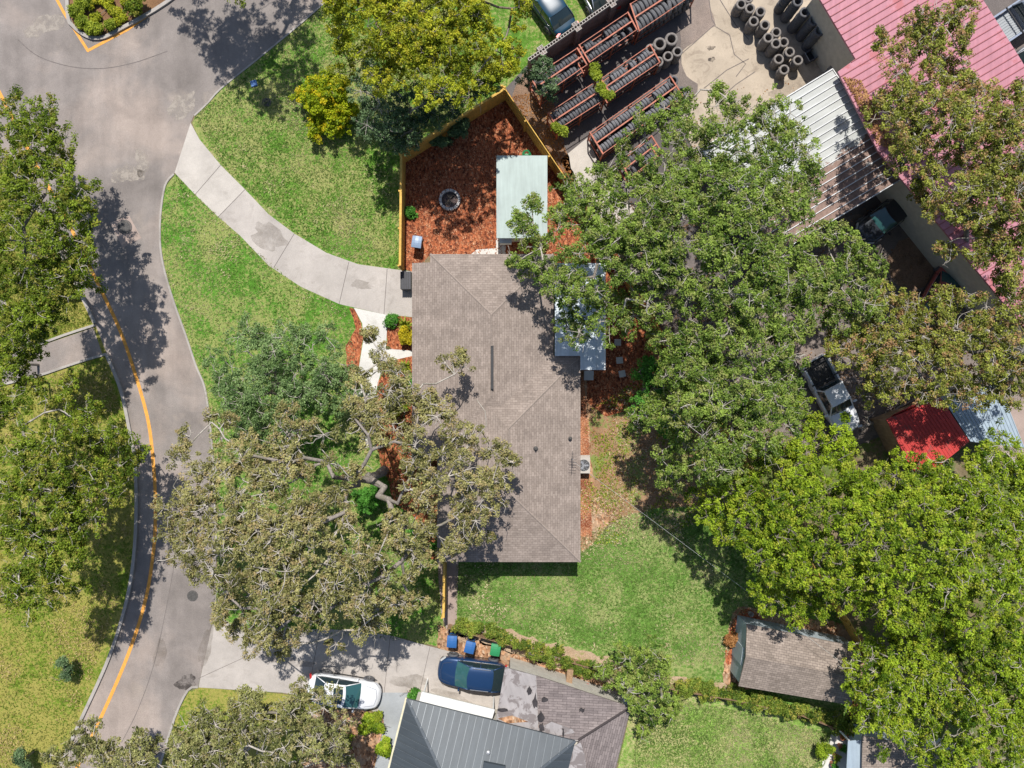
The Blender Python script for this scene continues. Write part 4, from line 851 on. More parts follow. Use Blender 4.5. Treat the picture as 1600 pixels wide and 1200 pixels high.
def car(name, label, px, py, ang, L, Wd, Hh, paint, zref=0.8, suv=False, glassm=None, sunroof=False, front_glass=None, cat='car', group=None, roofmat=None, prof=None):
    x, y, _ = W(px, py, zref); t = empty(name, (x, y, 0), label, cat, group, math.radians(ang))
    hw = Wd/2; zb = 1.0 if suv else 0.9
    # body loft
    rows = []; N = 36
    fr = prof or dict(cowl=0.22, roof0=0.02, roof1=-0.30 if suv else -0.24, rear=-0.47 if suv else -0.40)
    for i in range(N + 1):
        s = -math.cos(math.pi * i / N); ww = hw * max(0.0, 1 - abs(s)**9)**(1/3.0) * (1 - 0.05*abs(s)**2 - (0.07*s**3 if s > 0 else 0)); ww = max(ww, 0.02)
        if s > 0: zt = zb - 0.26*max(0, (s - 0.35)/0.65)**1.6 - 0.16*max(0, (s-.9)/.1)**2
        else: zt = zb + 0.02 - (0.10 if suv else 0.08)*max(0, (-s - 0.75)/0.25) - 0.12*max(0, (-s-.93)/.07)**2
        zl = 0.24 + 0.14*abs(s)**6; X = s*L/2; zm = (zl + zt)/2
        prof_ = [(0, zl), (.80, zl), (.95, zl+.08), (1.0, zm), (1.0, zt-.16), (.975, zt-.07), (.91, zt-.015), (.8, zt+.008), (.45, zt+.035), (0, zt+.045)]
        rows.append([(X, a*ww, z) for a, z in prof_] + [(X, -a*ww, z) for a, z in prof_[-2:0:-1]])
    mb = MB(); mb.grid(rows, True); mb.build('body', paint, t, sm=True)
    xc, x0, x1, xr = (fr[k]*L for k in ('cowl', 'roof0', 'roof1', 'rear'))
    wb = hw*0.88; wr = hw*0.74; zr = Hh
    def patch(p00, p01, p10, p11, bulge, n=8, m=8):
        R = []
        for i in range(n + 1):
            u = i/n; r = []
            for j in range(m + 1):
                v = j/m; p = Vector(p00).lerp(Vector(p01), v).lerp(Vector(p10).lerp(Vector(p11), v), u)
                k = (1-(2*v-1)**2); r.append(tuple(p + Vector(bulge) * (0.75*k + 0.25*k*(1-(2*u-1)**2))))
            R.append(r)
        return R
    zb2 = zb - 0.01
    fg = front_glass or MT['glass_teal']
    wsr = patch((xc, -wb, zb2), (xc, wb, zb2), (x0, -wr, zr-.05), (x0, wr, zr-.05), (0.13, 0, 0.02)); MB().grid(wsr).build('windshield', fg, t, sm=True)
    rwr = patch((xr, wb, zb2), (xr, -wb, zb2), (x1, wr, zr-.07), (x1, -wr, zr-.07), (-0.08, 0, 0.02)); MB().grid(rwr).build('rear_window', glassm or MT['glass'], t, sm=True)
    for s in (-1, 1):
        R = patch((xr, s*wb, zb2), (xc, s*wb, zb2), (x1, s*wr, zr-.06), (x0, s*wr, zr-.05), (0, s*0.05, 0))
        MB().grid(R).build('side_window', glassm or MT['glass'], t, sm=True)
        mb = MB()
        for (pa_, pb_) in (((xc+.01, s*wb, zb2), (x0+.02, s*wr, zr-.04)), ((xr-.01, s*wb, zb2), (x1-.02, s*wr, zr-.05))): MB().tube(pa_, pb_, 0.032, 0.03, 6).build('pillar', paint, t, sm=True)
        xm = (x0+x1)/2 + 0.1; mb.tube((xm, s*(wb+.05), zb2), (xm, s*(wr+.045), zr-.06), 0.03, 0.025, 6)
        mb.build('pillar', paint, t, sm=True)
    # roof
    def roofpt(u, v):  # u: 0..1 front->rear, v: -1..1
        X = x0 + 0.04 + (x1 - x0 - 0.06)*u + (0.13*(1-v*v)*(1-u)) - 0.06*(1-v*v)*u
        return (X, v*(wr + 0.03), zr + 0.035*(1 - v**2)*(1) - 0.05*abs(v)**6 - 0.04*(2*u-1)**4 - 0.03*u)
    R = [[roofpt(i/10, -1 + j/5) for j in range(11)] for i in range(11)]; mb = MB(); mb.grid(R)
    for s, rr in ((0, [r[0] for r in R]), (1, [r[-1] for r in R])): mb.grid([rr, [(p[0], p[1], p[2]-.06) for p in rr]])
    mb.build('roof', roofmat or paint, t, sm=True)
    if sunroof:
        R = [[tuple(Vector(roofpt(0.12 + 0.42*i/5, -.68 + 1.36*j/6)) + Vector((0, 0, 0.006))) for j in range(7)] for i in range(6)]; MB().grid(R).build('sunroof', MT['glass'], t, sm=True)
    if suv:
        for s in (-1, 1): MB().tube((x0 - .1, s*wr*.97, zr + .03), (x1 + .15, s*wr*.97, zr + .01), 0.022).build('roof_rail', MT['rim'], t)
    for s in (-1, 1):
        mb = MB(); rr = []
        for i in range(5):
            a = i/4; rr.append([(L*0.47 - 0.28*a - 0.0, s*hw*(0.62 + 0.30*a), zb - .20 + .05*a), (L*0.47 - 0.28*a + .035, s*hw*(0.66 + 0.30*a), zb - .33 + .05*a)])
        mb.grid(rr); mb.grid([[(p[0]-.03, p[1], p[2]+.035) for p in (r[1], r[0])] for r in rr]); mb.build('headlight', MT['lamp'], t, sm=True)
        MB().box((-L*0.475, s*hw*0.76, zb - .12), (0.12, 0.34, 0.16), s*0.25).build('taillight', MT['tail'], t)
        MB().box((xc - .25, s*(hw + .06), zb + .06), (0.12, 0.2, 0.13), 0, .8).build('mirror', paint, t)
    for sx in (0.30, -0.29):
        for s in (-1, 1): wheel(t, sx*L, s*(hw - .045), 0.34)
    mb = MB(); mb.grid([[(L*(.497 - .055*(v/6)**4), v/6*hw*.82, z) for v in range(-6, 7)] for z in (.28, .42, .50)]); mb.build('bumper', MT['black'], t)
    for s in (-1, 1):
        sk = MB(); sk.grid([[(L*(u/10), s*(hw*(1 - .02*abs(u)/4) + .008), z) for u in range(-4, 5)] for z in (.26, .36)]); sk.build('sill', MT['black'], t)
        MB().path([(xc - .1, s*(hw*.905), zb - .002), (xc - 1.6*hw, s*(hw*.93), zb + .0), (xr + .3, s*(hw*.92), zb)], .012, 4).build('trim', MT['rim'], t)
    MB().path([(L*.30, -hw*.72, zb - .0), (L*.43, -hw*.55, zb - .055), (L*.455, 0, zb - .06), (L*.43, hw*.55, zb - .055), (L*.30, hw*.72, zb - .0)], .007, 4).build('bonnet_gap', MT['dark_rib'], t)
    return t
PI = math.pi
car('parked_car', 'white car with black sunroof and no roof rails parked on the driveway', 537, 1082, -9, 4.65, 1.85, 1.48, MT['car_white'], sunroof=True)
car('parked_car', 'dark navy car parked beside the wheelie bins', 737, 1053, 173, 4.35, 1.85, 1.62, MT['car_navy'], suv=True)
car('parked_car', 'blue car with red tail lights nose out of frame behind the block wall', 855, 3, 126, 4.5, 1.8, 1.45, MT['car_blue'], group=None)
car('parked_car', 'pale grey car behind the block wall, mostly cut off by the top edge', 925, -28, 118, 4.6, 1.85, 1.5, MT['car_grey'])
car('parked_car', 'black car with teal windshield in deep shade beside the carport', 1388, 337, 218, 4.3, 1.75, 1.45, MT['car_black'])
car('parked_car', 'red car half hidden under the oak by the grey paving strip', 1474, 452, 60, 4.2, 1.7, 1.42, MT['car_red'])
def pickup(label, px, py, ang, paint, bedmat, L=5.4, Wd=1.9, loaded=False, tarp=True):
    x, y, _ = W(px, py, 0.9); t = empty('pickup_truck', (x, y, 0), label, 'pickup truck', None, math.radians(ang)); hw = Wd/2
    rows = []; N = 24; x_0, x_1 = -0.15*L, L/2
    for i in range(N + 1):
        s = i/N; X = x_0 + (x_1 - x_0)*s; k = s; ww = hw*max(0.02, 1 - k**12)**(1/3)*(1-.06*k**3); zt = 1.1 - .12*max(0, (k-.45)/.55)**1.5 - .2*max(0, (k-.93)/.07)**2; zl = .35
        pf = [(0, zl), (.85, zl), (1, .5), (1, zt-.12), (.95, zt-.03), (.8, zt), (.4, zt+.03), (0, zt+.04)]; rows.append([(X, a*ww, z) for a, z in pf] + [(X, -a*ww, z) for a, z in pf[-2:0:-1]])
    mb = MB(); mb.grid(rows, True); mb.f.append(tuple(range(len(rows[0])))); mb.build('body', paint, t, sm=True)
    wb, wr = hw*.9, hw*.72; xc, x0, x1, xr = .21*L, .08*L, -.12*L, -.15*L; zr = 1.78
    MB().grid([[(xc, -wb, 1.08), (xc+.1, 0, 1.08), (xc, wb, 1.08)], [(x0, -wr, zr-.04), (x0+.07, 0, zr-.03), (x0, wr, zr-.04)]]).build('windshield', MT['glass'], t, sm=True)
    MB().grid([[(xr, wb, 1.08), (xr, -wb, 1.08)], [(x1, wr, zr-.04), (x1, -wr, zr-.04)]]).build('rear_window', MT['glass'], t)
    for s in (-1, 1): MB().grid([[(xr, s*wb, 1.08), (xc, s*wb, 1.08)], [(x1, s*wr, zr-.04), (x0, s*wr, zr-.04)]]).build('side_window', MT['glass'], t)
    mb = MB()
    for s in (-1, 1):
        MB().tube((xc, s*wb, 1.08), (x0, s*wr, zr-.03), .045).build('pillar', paint, t)
        MB().tube((xr, s*wb, 1.08), (x1, s*wr, zr-.03), .05).build('pillar', paint, t)
    MB().box(((x0+x1)/2+.03, 0, zr), (x0 - x1 + .14, wr*2 + .04, .08), 0, .94).build('roof', paint, t)
    bl = x_0 - (-L/2); bc = (-L/2 + x_0)/2
    mb = MB(); mb.box((bc, 0, .72), (bl - .1, Wd - .3, .08))
    for k in range(9): mb.box((bc, -hw + .28 + k*(Wd-.56)/8, .775), (bl - .14, .05, .03))
    mb.build('bed_floor', bedmat, t)
    for s in (-1, 1): MB().box((bc, s*(hw-.07), .8), (bl - .02, .12, .66)).build('bed_side', paint, t)
    MB().box((-L/2 + .04, 0, .8), (.08, Wd - .28, .6)).build('tailgate', paint, t)
    for xx in (bc + bl*.3, bc - bl*.32): MB().box((xx, 0, 1.16), (.08, Wd + .04, .05)).build('cross_bar', MT['black'], t)
    for s in (-1, 1):
        MB().box((xc - .2, s*(hw+.12), 1.15), (.12, .22, .18)).build('mirror', paint, t)
        MB().box((L/2 - .08, s*hw*.72, .85), (.12, .3, .18), -s*.2).build('headlight', MT['lamp'], t)
        MB().box((-L/2+.03, s*(hw-.07), .9), (.08, .14, .3)).build('taillight', MT['tail'], t)
        for sx in (.31, -.3): wheel(t, sx*L, s*(hw-.11), .38, .24)
    return t
pickup('silver pickup truck with ribbed bed and crossbars beside the faded red roof', 1606, 18, 34, MT['car_grey'], MT['conc_grey'])
pickup('white pickup truck with black cross bars under trees above the bright green crown', 1300, 618, -62, MT['car_white'], MT['iron'], 5.2, 1.8)
x, y = W2(1604, 84, 1); t = car('parked_car', 'white van with blue stripe cut off by the right edge beside the red roof', 1640, 75, 34, 4.8, 1.9, 1.9, MT['car_white'], suv=True, cat='van')

# ---------------------------------------------------------------- tyres and racks
def tyre_mesh(name, mat, R=0.33, w_=0.2, n=22):
    r = R*0.60; prof = [(r, -w_*.36), (r*1.14, -w_*.5), (R*.86, -w_*.47), (R*.975, -w_*.32), (R*.985, -w_*.16), (R*.97, -w_*.13), (R*.985, -w_*.1), (R, -.0), (R*.985, w_*.1), (R*.97, w_*.13), (R*.985, w_*.16), (R*.975, w_*.32), (R*.86, w_*.47), (r*1.14, w_*.5), (r, w_*.36), (r*1.04, 0)]
    mb = MB(); mb.lathe(prof, n, closed=True); o = mb.build(name, mat); me = o.data; bpy.data.objects.remove(o); return me
TM = {'dusty': tyre_mesh('tyre', MT['tyre_dusty']), 'dark': tyre_mesh('tyre', MT['tyre']), 'big': tyre_mesh('tyre', MT['tyre_dusty'], 0.42, 0.26), 'rack': tyre_mesh('tyre', m_plain('tyre_rack', (0.16, 0.16, 0.17), 0.75, var=.35, scale=9), 0.28, 0.19, 18), 'truck': tyre_mesh('tyre', m_plain('tyre_truck', (0.12, 0.12, 0.125), 0.7, var=.25, scale=8), 0.48, 0.25, 24)}
NT = [0]
def tyre(kind, loc, rot, label, group):
    o = bpy.data.objects.new('tyre', TM[kind]); COL.objects.link(o); o.location = loc; o.rotation_euler = rot; NT[0] += 1
    return tag(o, label, 'tyre', group)
stacks = [  # px, py of the top, height in tyres, kind, description
 (1172, 13, 6, 'dusty', 'of the front row, second from the top edge'), (1189, 18, 6, 'dusty', 'in the back row at the top edge, right of the leaning pair'), (1178, 33, 6, 'dusty', 'of the front row, third from the top edge'), (1196, 39, 6, 'dusty', 'in the middle of the light brown group, widest top'),
 (1213, 50, 5, 'dusty', 'in the back row halfway along the group'), (1201, 58, 7, 'dusty', 'of the front row with ribbed side'), (1213, 68, 7, 'dusty', 'of the front row with a pale fleck in its opening'), (1225, 66, 5, 'dusty', 'in the back row beside the fleck marked stack'),
 (1234, 81, 5, 'dusty', 'in the back row, second from the carport end'), (1217, 92, 5, 'dusty', 'of the front row touching green oak leaves'), (1247, 94, 5, 'dusty', 'standing furthest right of the brown group'), (1226, 108, 5, 'dusty', 'standing lowest in the brown group near the carport'),
 (1158, 6, 6, 'dusty', 'at the far left end of the brown group'), (1170, -4, 6, 'dusty', 'cut by the top edge at the left end of the brown group'),
 (1281, 48, 11, 'dark', 'tall and dark, nearest to the carport'), (1272, 32, 11, 'dark', 'tall and dark, second from the carport'), (1258, 19, 11, 'dark', 'tall and dark, third from the carport'), (1247, 2, 11, 'dark', 'tall and dark, partly cut by the top edge'), (1236, -12, 11, 'dark', 'tall and dark, almost out of frame at the top edge'),
 (1031, 68, 5, 'big', 'of large tyres left of the pair beside the middle rack end'), (1050, 60, 5, 'big', 'of large tyres nearest the tall rack at the slab edge'), (1044, 88, 6, 'dusty', 'with blue shaded opening in the middle of the four by the racks'), (1059, 80, 6, 'dusty', 'on the slab side of the four by the racks'),
 (1029, 96, 6, 'dusty', 'tucked against the east end of the middle rack'), (1017, 76, 6, 'dusty', 'squeezed behind the top corner of the middle rack'), (1052, 126, 7, 'dark', 'at the upper corner of the nearest low rack'), (1066, 143, 6, 'dark', 'at the lower corner of the nearest low rack'),
 (1306, 104, 6, 'dusty', 'touching the north corner of the carport roof'), (1324, 97, 5, 'dark', 'in shadow between the carport corner and the red roof')]
for (px, py, n, kd, desc) in stacks:
    tw = {'dusty': .2, 'dark': .2, 'big': .26}[kd]; zt = n*tw; x, y, _ = W(px, py, zt)
    for k in range(n):
        top = k == n - 1
        tyre(kd, (x + random.uniform(-.02, .02), y + random.uniform(-.02, .02), tw*(k + .5)), (random.uniform(-.02, .02), random.uniform(-.02, .02), random.uniform(0, 6)),
             ('top tyre, stack ' if top else 'lower tyre, stack ') + desc, 'tyres in the stack ' + desc)
def rack(label, c, h, rows, kd, indiv, levels=(1.0,), wreck=0.1, grp=''):
    """c: four top corners in photo measure, A(west far) B(east far) C(east near) D(west near)"""
    A, B, C, D = [Vector(W(*p, h)) for p in c]; base = (A.x, A.y, 0); t = empty('tyre_rack', base, label, 'tyre rack', 'red steel tyre racks')
    for p, q in ((A, B), (D, C)):
        for k in range(3):
            s = p.lerp(q, k/2); MB().box((s.x, s.y, h/2), (.07, .07, h), math.atan2((B-A).y, (B-A).x)).build('post', MT['rack'], t, org=base)
    def bar(p, q, z, r=.03, nm='rail'): MB().tube((p.x, p.y, z), (q.x, q.y, z), r, r, 4).build(nm, MT['rack'], t, org=base)
    for z in [h - .04] + [l for l in levels]:
        bar(A, B, z, .028); bar(D, C, z, .028)
    mid0, mid1 = A.lerp(D, .5), B.lerp(C, .5); bar(mid0, mid1, h - .04, .06)
    for z in (h - .03, .35):
        bar(A, D, z, .06, 'end_beam'); bar(B, C, z, .06, 'end_beam')
    e = (B - A).normalized(); nrm = (D - A).normalized(); Wr = (D - A).length; Lr = (B - A).length; az = math.atan2(e.y, e.x)
    R, tw = {'rack': (.30, .19), 'truck': (.48, .25), 'dusty': (.33, .2)}[kd]
    for rw in range(rows):
        off = Wr*(rw + .5)/rows
        for lv, z in enumerate(sorted(levels, reverse=True)):
            s = .12
            while s < Lr - .12:
                if random.random() < wreck: s += tw*random.uniform(1, 2.5); continue
                tilt = random.uniform(-.1, .1) + (random.uniform(-.5, .5) if random.random() < .08 else 0)
                p = A + e*s + nrm*(off + random.uniform(-.03, .03)); loc = (p.x, p.y, z + R + .03 + random.uniform(-.05, .03)); rot = (math.pi/2, 0, az + math.pi/2 + tilt)
                if lv == 0 and indiv and NT[0] < 300: tyre(kd, loc, rot, 'black tyre on edge in ' + grp, 'tyres racked in ' + grp)
                else: REST.append((kd, loc, rot))
                s += tw*random.uniform(1.06, 1.2)
REST = []
rack('red steel rack of large truck tyres at the top edge', [(985, 6), (1072, -48), (1090, -14), (999, 48)], 1.9, 2, 'truck', True, (.9, .1), .0, 'the rack of large truck tyres at the top edge')
rack('low red rack with two rows nearest the leaning white post', [(922, 207), (1047, 119), (1067, 150), (942, 240)], 1.5, 2, 'rack', True, (.75, .1), .04, 'the low two row rack nearest the leaning white post')
rack('red steel rack east of the vine, middle line of racks', [(939, 123), (1016, 70), (1031, 97), (955, 148)], 1.9, 2, 'rack', True, (1.15, .5), .15, 'the middle rack line, bay east of the yellow vine')
rack('red steel rack west of the vine, middle line of racks', [(857, 176), (930, 128), (945, 155), (872, 202)], 1.9, 2, 'rack', True, (1.15, .5), .12, 'the middle rack line, bay west of the yellow vine')
rack('red steel rack under the block wall beside the truck tyres', [(905, 70), (981, 19), (995, 46), (921, 97)], 1.9, 2, 'rack', True, (1.15, .5), .12, 'the wall side rack beside the truck tyres')
rack('red steel rack under the block wall beside the small grey tree', [(830, 122), (902, 75), (917, 101), (846, 150)], 1.9, 2, 'rack', True, (1.15, .5), .12, 'the wall side rack beside the small grey tree')
rack('short red rack mostly hidden below oak branches', [(968, 250), (1018, 212), (1034, 238), (984, 278)], 1.5, 2, 'rack', False, (.75,), .1, 'the hidden rack')
# the rest of the racked tyres as one mass
vs = []; fs = []; b0 = 0
for kd, loc, rot in REST:
    me = TM[kd]; M = Matrix.Translation(loc) @ (Matrix.Rotation(rot[2], 4, 'Z') @ Matrix.Rotation(rot[1], 4, 'Y') @ Matrix.Rotation(rot[0], 4, 'X'))
    vs += [tuple(M @ v.co) for v in me.vertices]; fs += [tuple(b0 + i for i in p.vertices) for p in me.polygons]; b0 += len(me.vertices)
me = bpy.data.meshes.new('racked_tyres'); me.from_pydata(vs, [], fs); me.materials.append(MT['tyre']); o = bpy.data.objects.new('racked_tyres', me); COL.objects.link(o)
tag(o, 'remaining black tyres filling the lower levels of the red racks', 'tyres', None, 'stuff')
# dark crate by the stacks, white post, utility cable
x, y, _ = W(1271, 84, .5); t = empty('crate', (x, y, 0), 'black open crate at the foot of the dark tyre stacks', 'crate', None, .5)
MB().box((0, 0, .06), (1.0, .6, .1)).build('base', MT['black'], t)
for s in (-1, 1): MB().box((0, .3*s, .3), (1.0, .04, .5)).box((.5*s, 0, .3), (.04, .56, .5)).build('side', MT['dark_rib'], t)
MB().path([(-.48, -.32, .57), (-.48, .32, .57)], .02, 4).build('rail', MT['steel'], t)
x, y = W2(1180, 139, .5)
a, b_ = W(897, 722, 3.3), W(1335, 1050, 4.0); pts = [(a[0] + (b_[0]-a[0])*t, a[1] + (b_[1]-a[1])*t, a[2] + (b_[2]-a[2])*t - 0.9*4*t*(1-t)*.5) for t in [i/24 for i in range(25)]]
tag(MB().path(pts, .007, 5).build('utility_cable', MT['cable']), 'thin pale cable sagging from the house roof across the back lawn to the shed', 'cable')
x, y = W2(868, 290)
# paving stones, small things
for i, (px, py) in enumerate(((965, 535), (968, 563), (972, 584))):
    x, y = W2(px, py); tag(MB().box((x, y, .04), (.42, .42, .06), .1*i).build('paving_stone', MT['conc_white']), 'square pale stepping stone in the mulch, ' + ['nearest the patio oak shade', 'middle of the three', 'southernmost of the three'][i], 'paving stone', 'stepping stones east of the house')
def pot(px, py, label, leaf, r=.2):
    x, y, _ = W(px, py, .4); t = empty('plant_pot', (x, y, 0), label, 'potted plant', 'potted plants on the corner patio')
    MB().lathe([(.001, .02), (r*.7, .02), (r, .36), (r*1.1, .36), (r*1.1, .42), (r*.92, .42), (r*.9, .34), (.001, .33)], 18).build('pot', MT['terracotta'], t)
    return t, x, y
POTS = [pot(1318, 1152, 'terracotta pot with rusty red leaves nearest the fence', 'rust'), pot(1315, 1168, 'small terracotta pot of low green leaves in the middle', 'green', .17), pot(1308, 1184, 'terracotta pot with leafy green plant below the middle pot', 'lime', .2), pot(1303, 1196, 'terracotta pot at the bottom edge of the patio', 'green', .18)]
x, y = W2(868, 1062, .4); t = empty('life_ring', (x, y, 0), 'red and white ring standing beside the annex wall', 'ring'); MB().lathe([(.14, .1), (.2, .14), (.26, .1), (.2, .06)], 20, closed=True).build('ring', MT['redplastic'], t); MB().lathe([(.09, .07), (.09, .16), (.001, .17)], 16).build('hub', MT['white'], t)
x, y = W2(890, 1058, 1.2); t = empty('wooden_post', (x, y, 0), 'brown wooden gate post between the hedge and the annex', 'post'); MB().box((0, 0, .6), (.34, .9, 1.2), -.1, .96).build('post_block', MT['fence_old'], t); MB().box((0, 0, 1.22), (.38, .94, .04), -.1).build('cap', MT['fence_old'], t)
x, y = W2(913, 1072, .4); t = empty('storage_box', (x, y, 0), 'red plastic box half shaded by the small tree', 'box'); MB().box((0, 0, .18), (.5, .35, .36), -.2, .95).build('box', MT['redplastic'], t); MB().box((0, 0, .38), (.53, .38, .04), -.2).build('lid', MT['redplastic'], t)
# brick planter by porch and brick edging
x, y = W2(648, 1086, .2); bp = empty('brick_planter', (x, y, 0), 'small brick edged planter at the corner of the dark metal roof', 'planter', None, -.25)
mb = MB()
for k in range(12):
    a = 2*PI*k/12; mb.box((.38*math.cos(a), .3*math.sin(a), .1), (.12, .2, .2), a)
mb.build('brick_edge', MT['brick'], bp); MB().lathe([(.33, .1), (.001, .12)], 16).build('soil', MT['bed'], bp)
mb = MB(); P_ = smooth([W2(*p) for p in ((552, 1106), (575, 1112), (598, 1124), (592, 1160), (580, 1200))], 8)
for a, b_ in zip(P_, P_[1:]): mb.box(((a[0]+b_[0])/2, (a[1]+b_[1])/2, .05), (math.dist(a, b_)*.9, .1, .1), math.atan2(b_[1]-a[1], b_[0]-a[0]))
tag(mb.build('brick_edging', MT['brick']), 'curved row of brick edging round the mulch bed by the white car', 'edging')

# ---------------------------------------------------------------- vegetation
LEAVES = [0]
def mesh_np(name, co, quads, mat, attrs=None):
    me = bpy.data.meshes.new(name); n = len(co); m = len(quads)
    me.vertices.add(n); me.vertices.foreach_set('co', co.astype(np.float32).ravel())
    me.loops.add(m*4); me.loops.foreach_set('vertex_index', quads.astype(np.int32).ravel())
    me.polygons.add(m); me.polygons.foreach_set('loop_start', np.arange(0, m*4, 4, dtype=np.int32)); me.polygons.foreach_set('loop_total', np.full(m, 4, dtype=np.int32))
    me.materials.append(mat)
    if attrs:
        for k, v in attrs.items():
            a = me.attributes.new(k, 'FLOAT', 'FACE'); a.data.foreach_set('value', v.astype(np.float32))
    me.update(calc_edges=True); return me
_VG = np.random.default_rng(5).random((64, 64))
def vnoise(x, y, scale, seed=0, octs=3):
    out = np.zeros(len(x)); amp = 1.0; tot = 0
    for o_ in range(octs):
        u = x*scale*2**o_ + seed*7.3 + 31*o_; v = y*scale*2**o_ + seed*3.1 + 17*o_; iu = np.floor(u).astype(int); iv = np.floor(v).astype(int); fu = u - iu; fv = v - iv
        fu = fu*fu*(3-2*fu); fv = fv*fv*(3-2*fv); g = lambda a, b: _VG[a % 64, b % 64]
        out += amp*((g(iu, iv)*(1-fu) + g(iu+1, iv)*fu)*(1-fv) + (g(iu, iv+1)*(1-fu) + g(iu+1, iv+1)*fu)*fv); tot += amp; amp *= .6
    return out/tot
def leaf_cloud(C, rad, cnt, size, flat=0.6, up=0.6, tint=None, rnd=1.0):
    """C (k,3) clump centres, rad (k,), cnt leaves each -> verts, quads, tint, hue"""
    k = len(C); idx = np.repeat(np.arange(k), cnt); n = len(idx)
    d = RNG.normal(size=(n, 3)); d /= np.linalg.norm(d, axis=1, keepdims=True) + 1e-9
    r = RNG.random(n)**(1/2.2); off = d * (rad[idx]*r)[:, None]; off[:, 2] *= flat
    P = C[idx] + off
    nrm = d*0.55 + np.array([0, 0, up]) + RNG.normal(size=(n, 3))*rnd*0.6; nrm /= np.linalg.norm(nrm, axis=1, keepdims=True) + 1e-9
    t = np.cross(nrm, RNG.normal(size=(n, 3))); t /= np.linalg.norm(t, axis=1, keepdims=True) + 1e-9; b = np.cross(nrm, t)
    s = RNG.uniform(.6, 1.45, n); L = (size[0]*s)[:, None]/2; Wd = (size[1]*s)[:, None]/2
    V = np.stack([P - t*L, P - t*L*0.1 + b*Wd, P + t*L, P - t*L*0.1 - b*Wd], 1).reshape(-1, 3)
    Q = np.arange(n*4).reshape(-1, 4)
    ti = np.clip((tint[idx] if tint is not None else .5) + RNG.normal(size=n)*.2, 0, 1); hu = np.clip(RNG.random(k)[idx]*.75 + RNG.random(n)*.25, 0, 1)
    LEAVES[0] += n
    return V, Q, ti, hu
def tubes_np(segs, name, mat, n=5):
    """segs: list of (p0,p1,r0,r1)"""
    if not segs: return None
    A = np.array([s[0] for s in segs]); B = np.array([s[1] for s in segs]); r0 = np.array([s[2] for s in segs]); r1 = np.array([s[3] for s in segs])
    d = B - A; d /= np.linalg.norm(d, axis=1, keepdims=True) + 1e-9; ref = np.where(np.abs(d[:, 2:3]) < .8, np.array([[0, 0, 1.]]), np.array([[1., 0, 0]]))
    u = np.cross(d, ref); u /= np.linalg.norm(u, axis=1, keepdims=True) + 1e-9; v = np.cross(d, u); th = np.arange(n)*2*PI/n
    ring = u[:, None, :]*np.cos(th)[None, :, None] + v[:, None, :]*np.sin(th)[None, :, None]
    V = np.concatenate([A[:, None, :] + ring*r0[:, None, None], B[:, None, :] + ring*r1[:, None, None]], 1); m = len(segs)
    i = np.arange(n); j = (i + 1) % n; q = np.stack([i, j, j + n, i + n], 1); Q = (np.arange(m)*2*n)[:, None, None] + q[None]
    me = mesh_np(name, V.reshape(-1, 3), Q.reshape(-1, 4), mat); me.polygons.foreach_set('use_smooth', np.ones(len(me.polygons), dtype=bool)); return me
def link(name, me, parent, label=None):
    o = bpy.data.objects.new(name, me); COL.objects.link(o); o.parent = parent; return o
K = 1.0
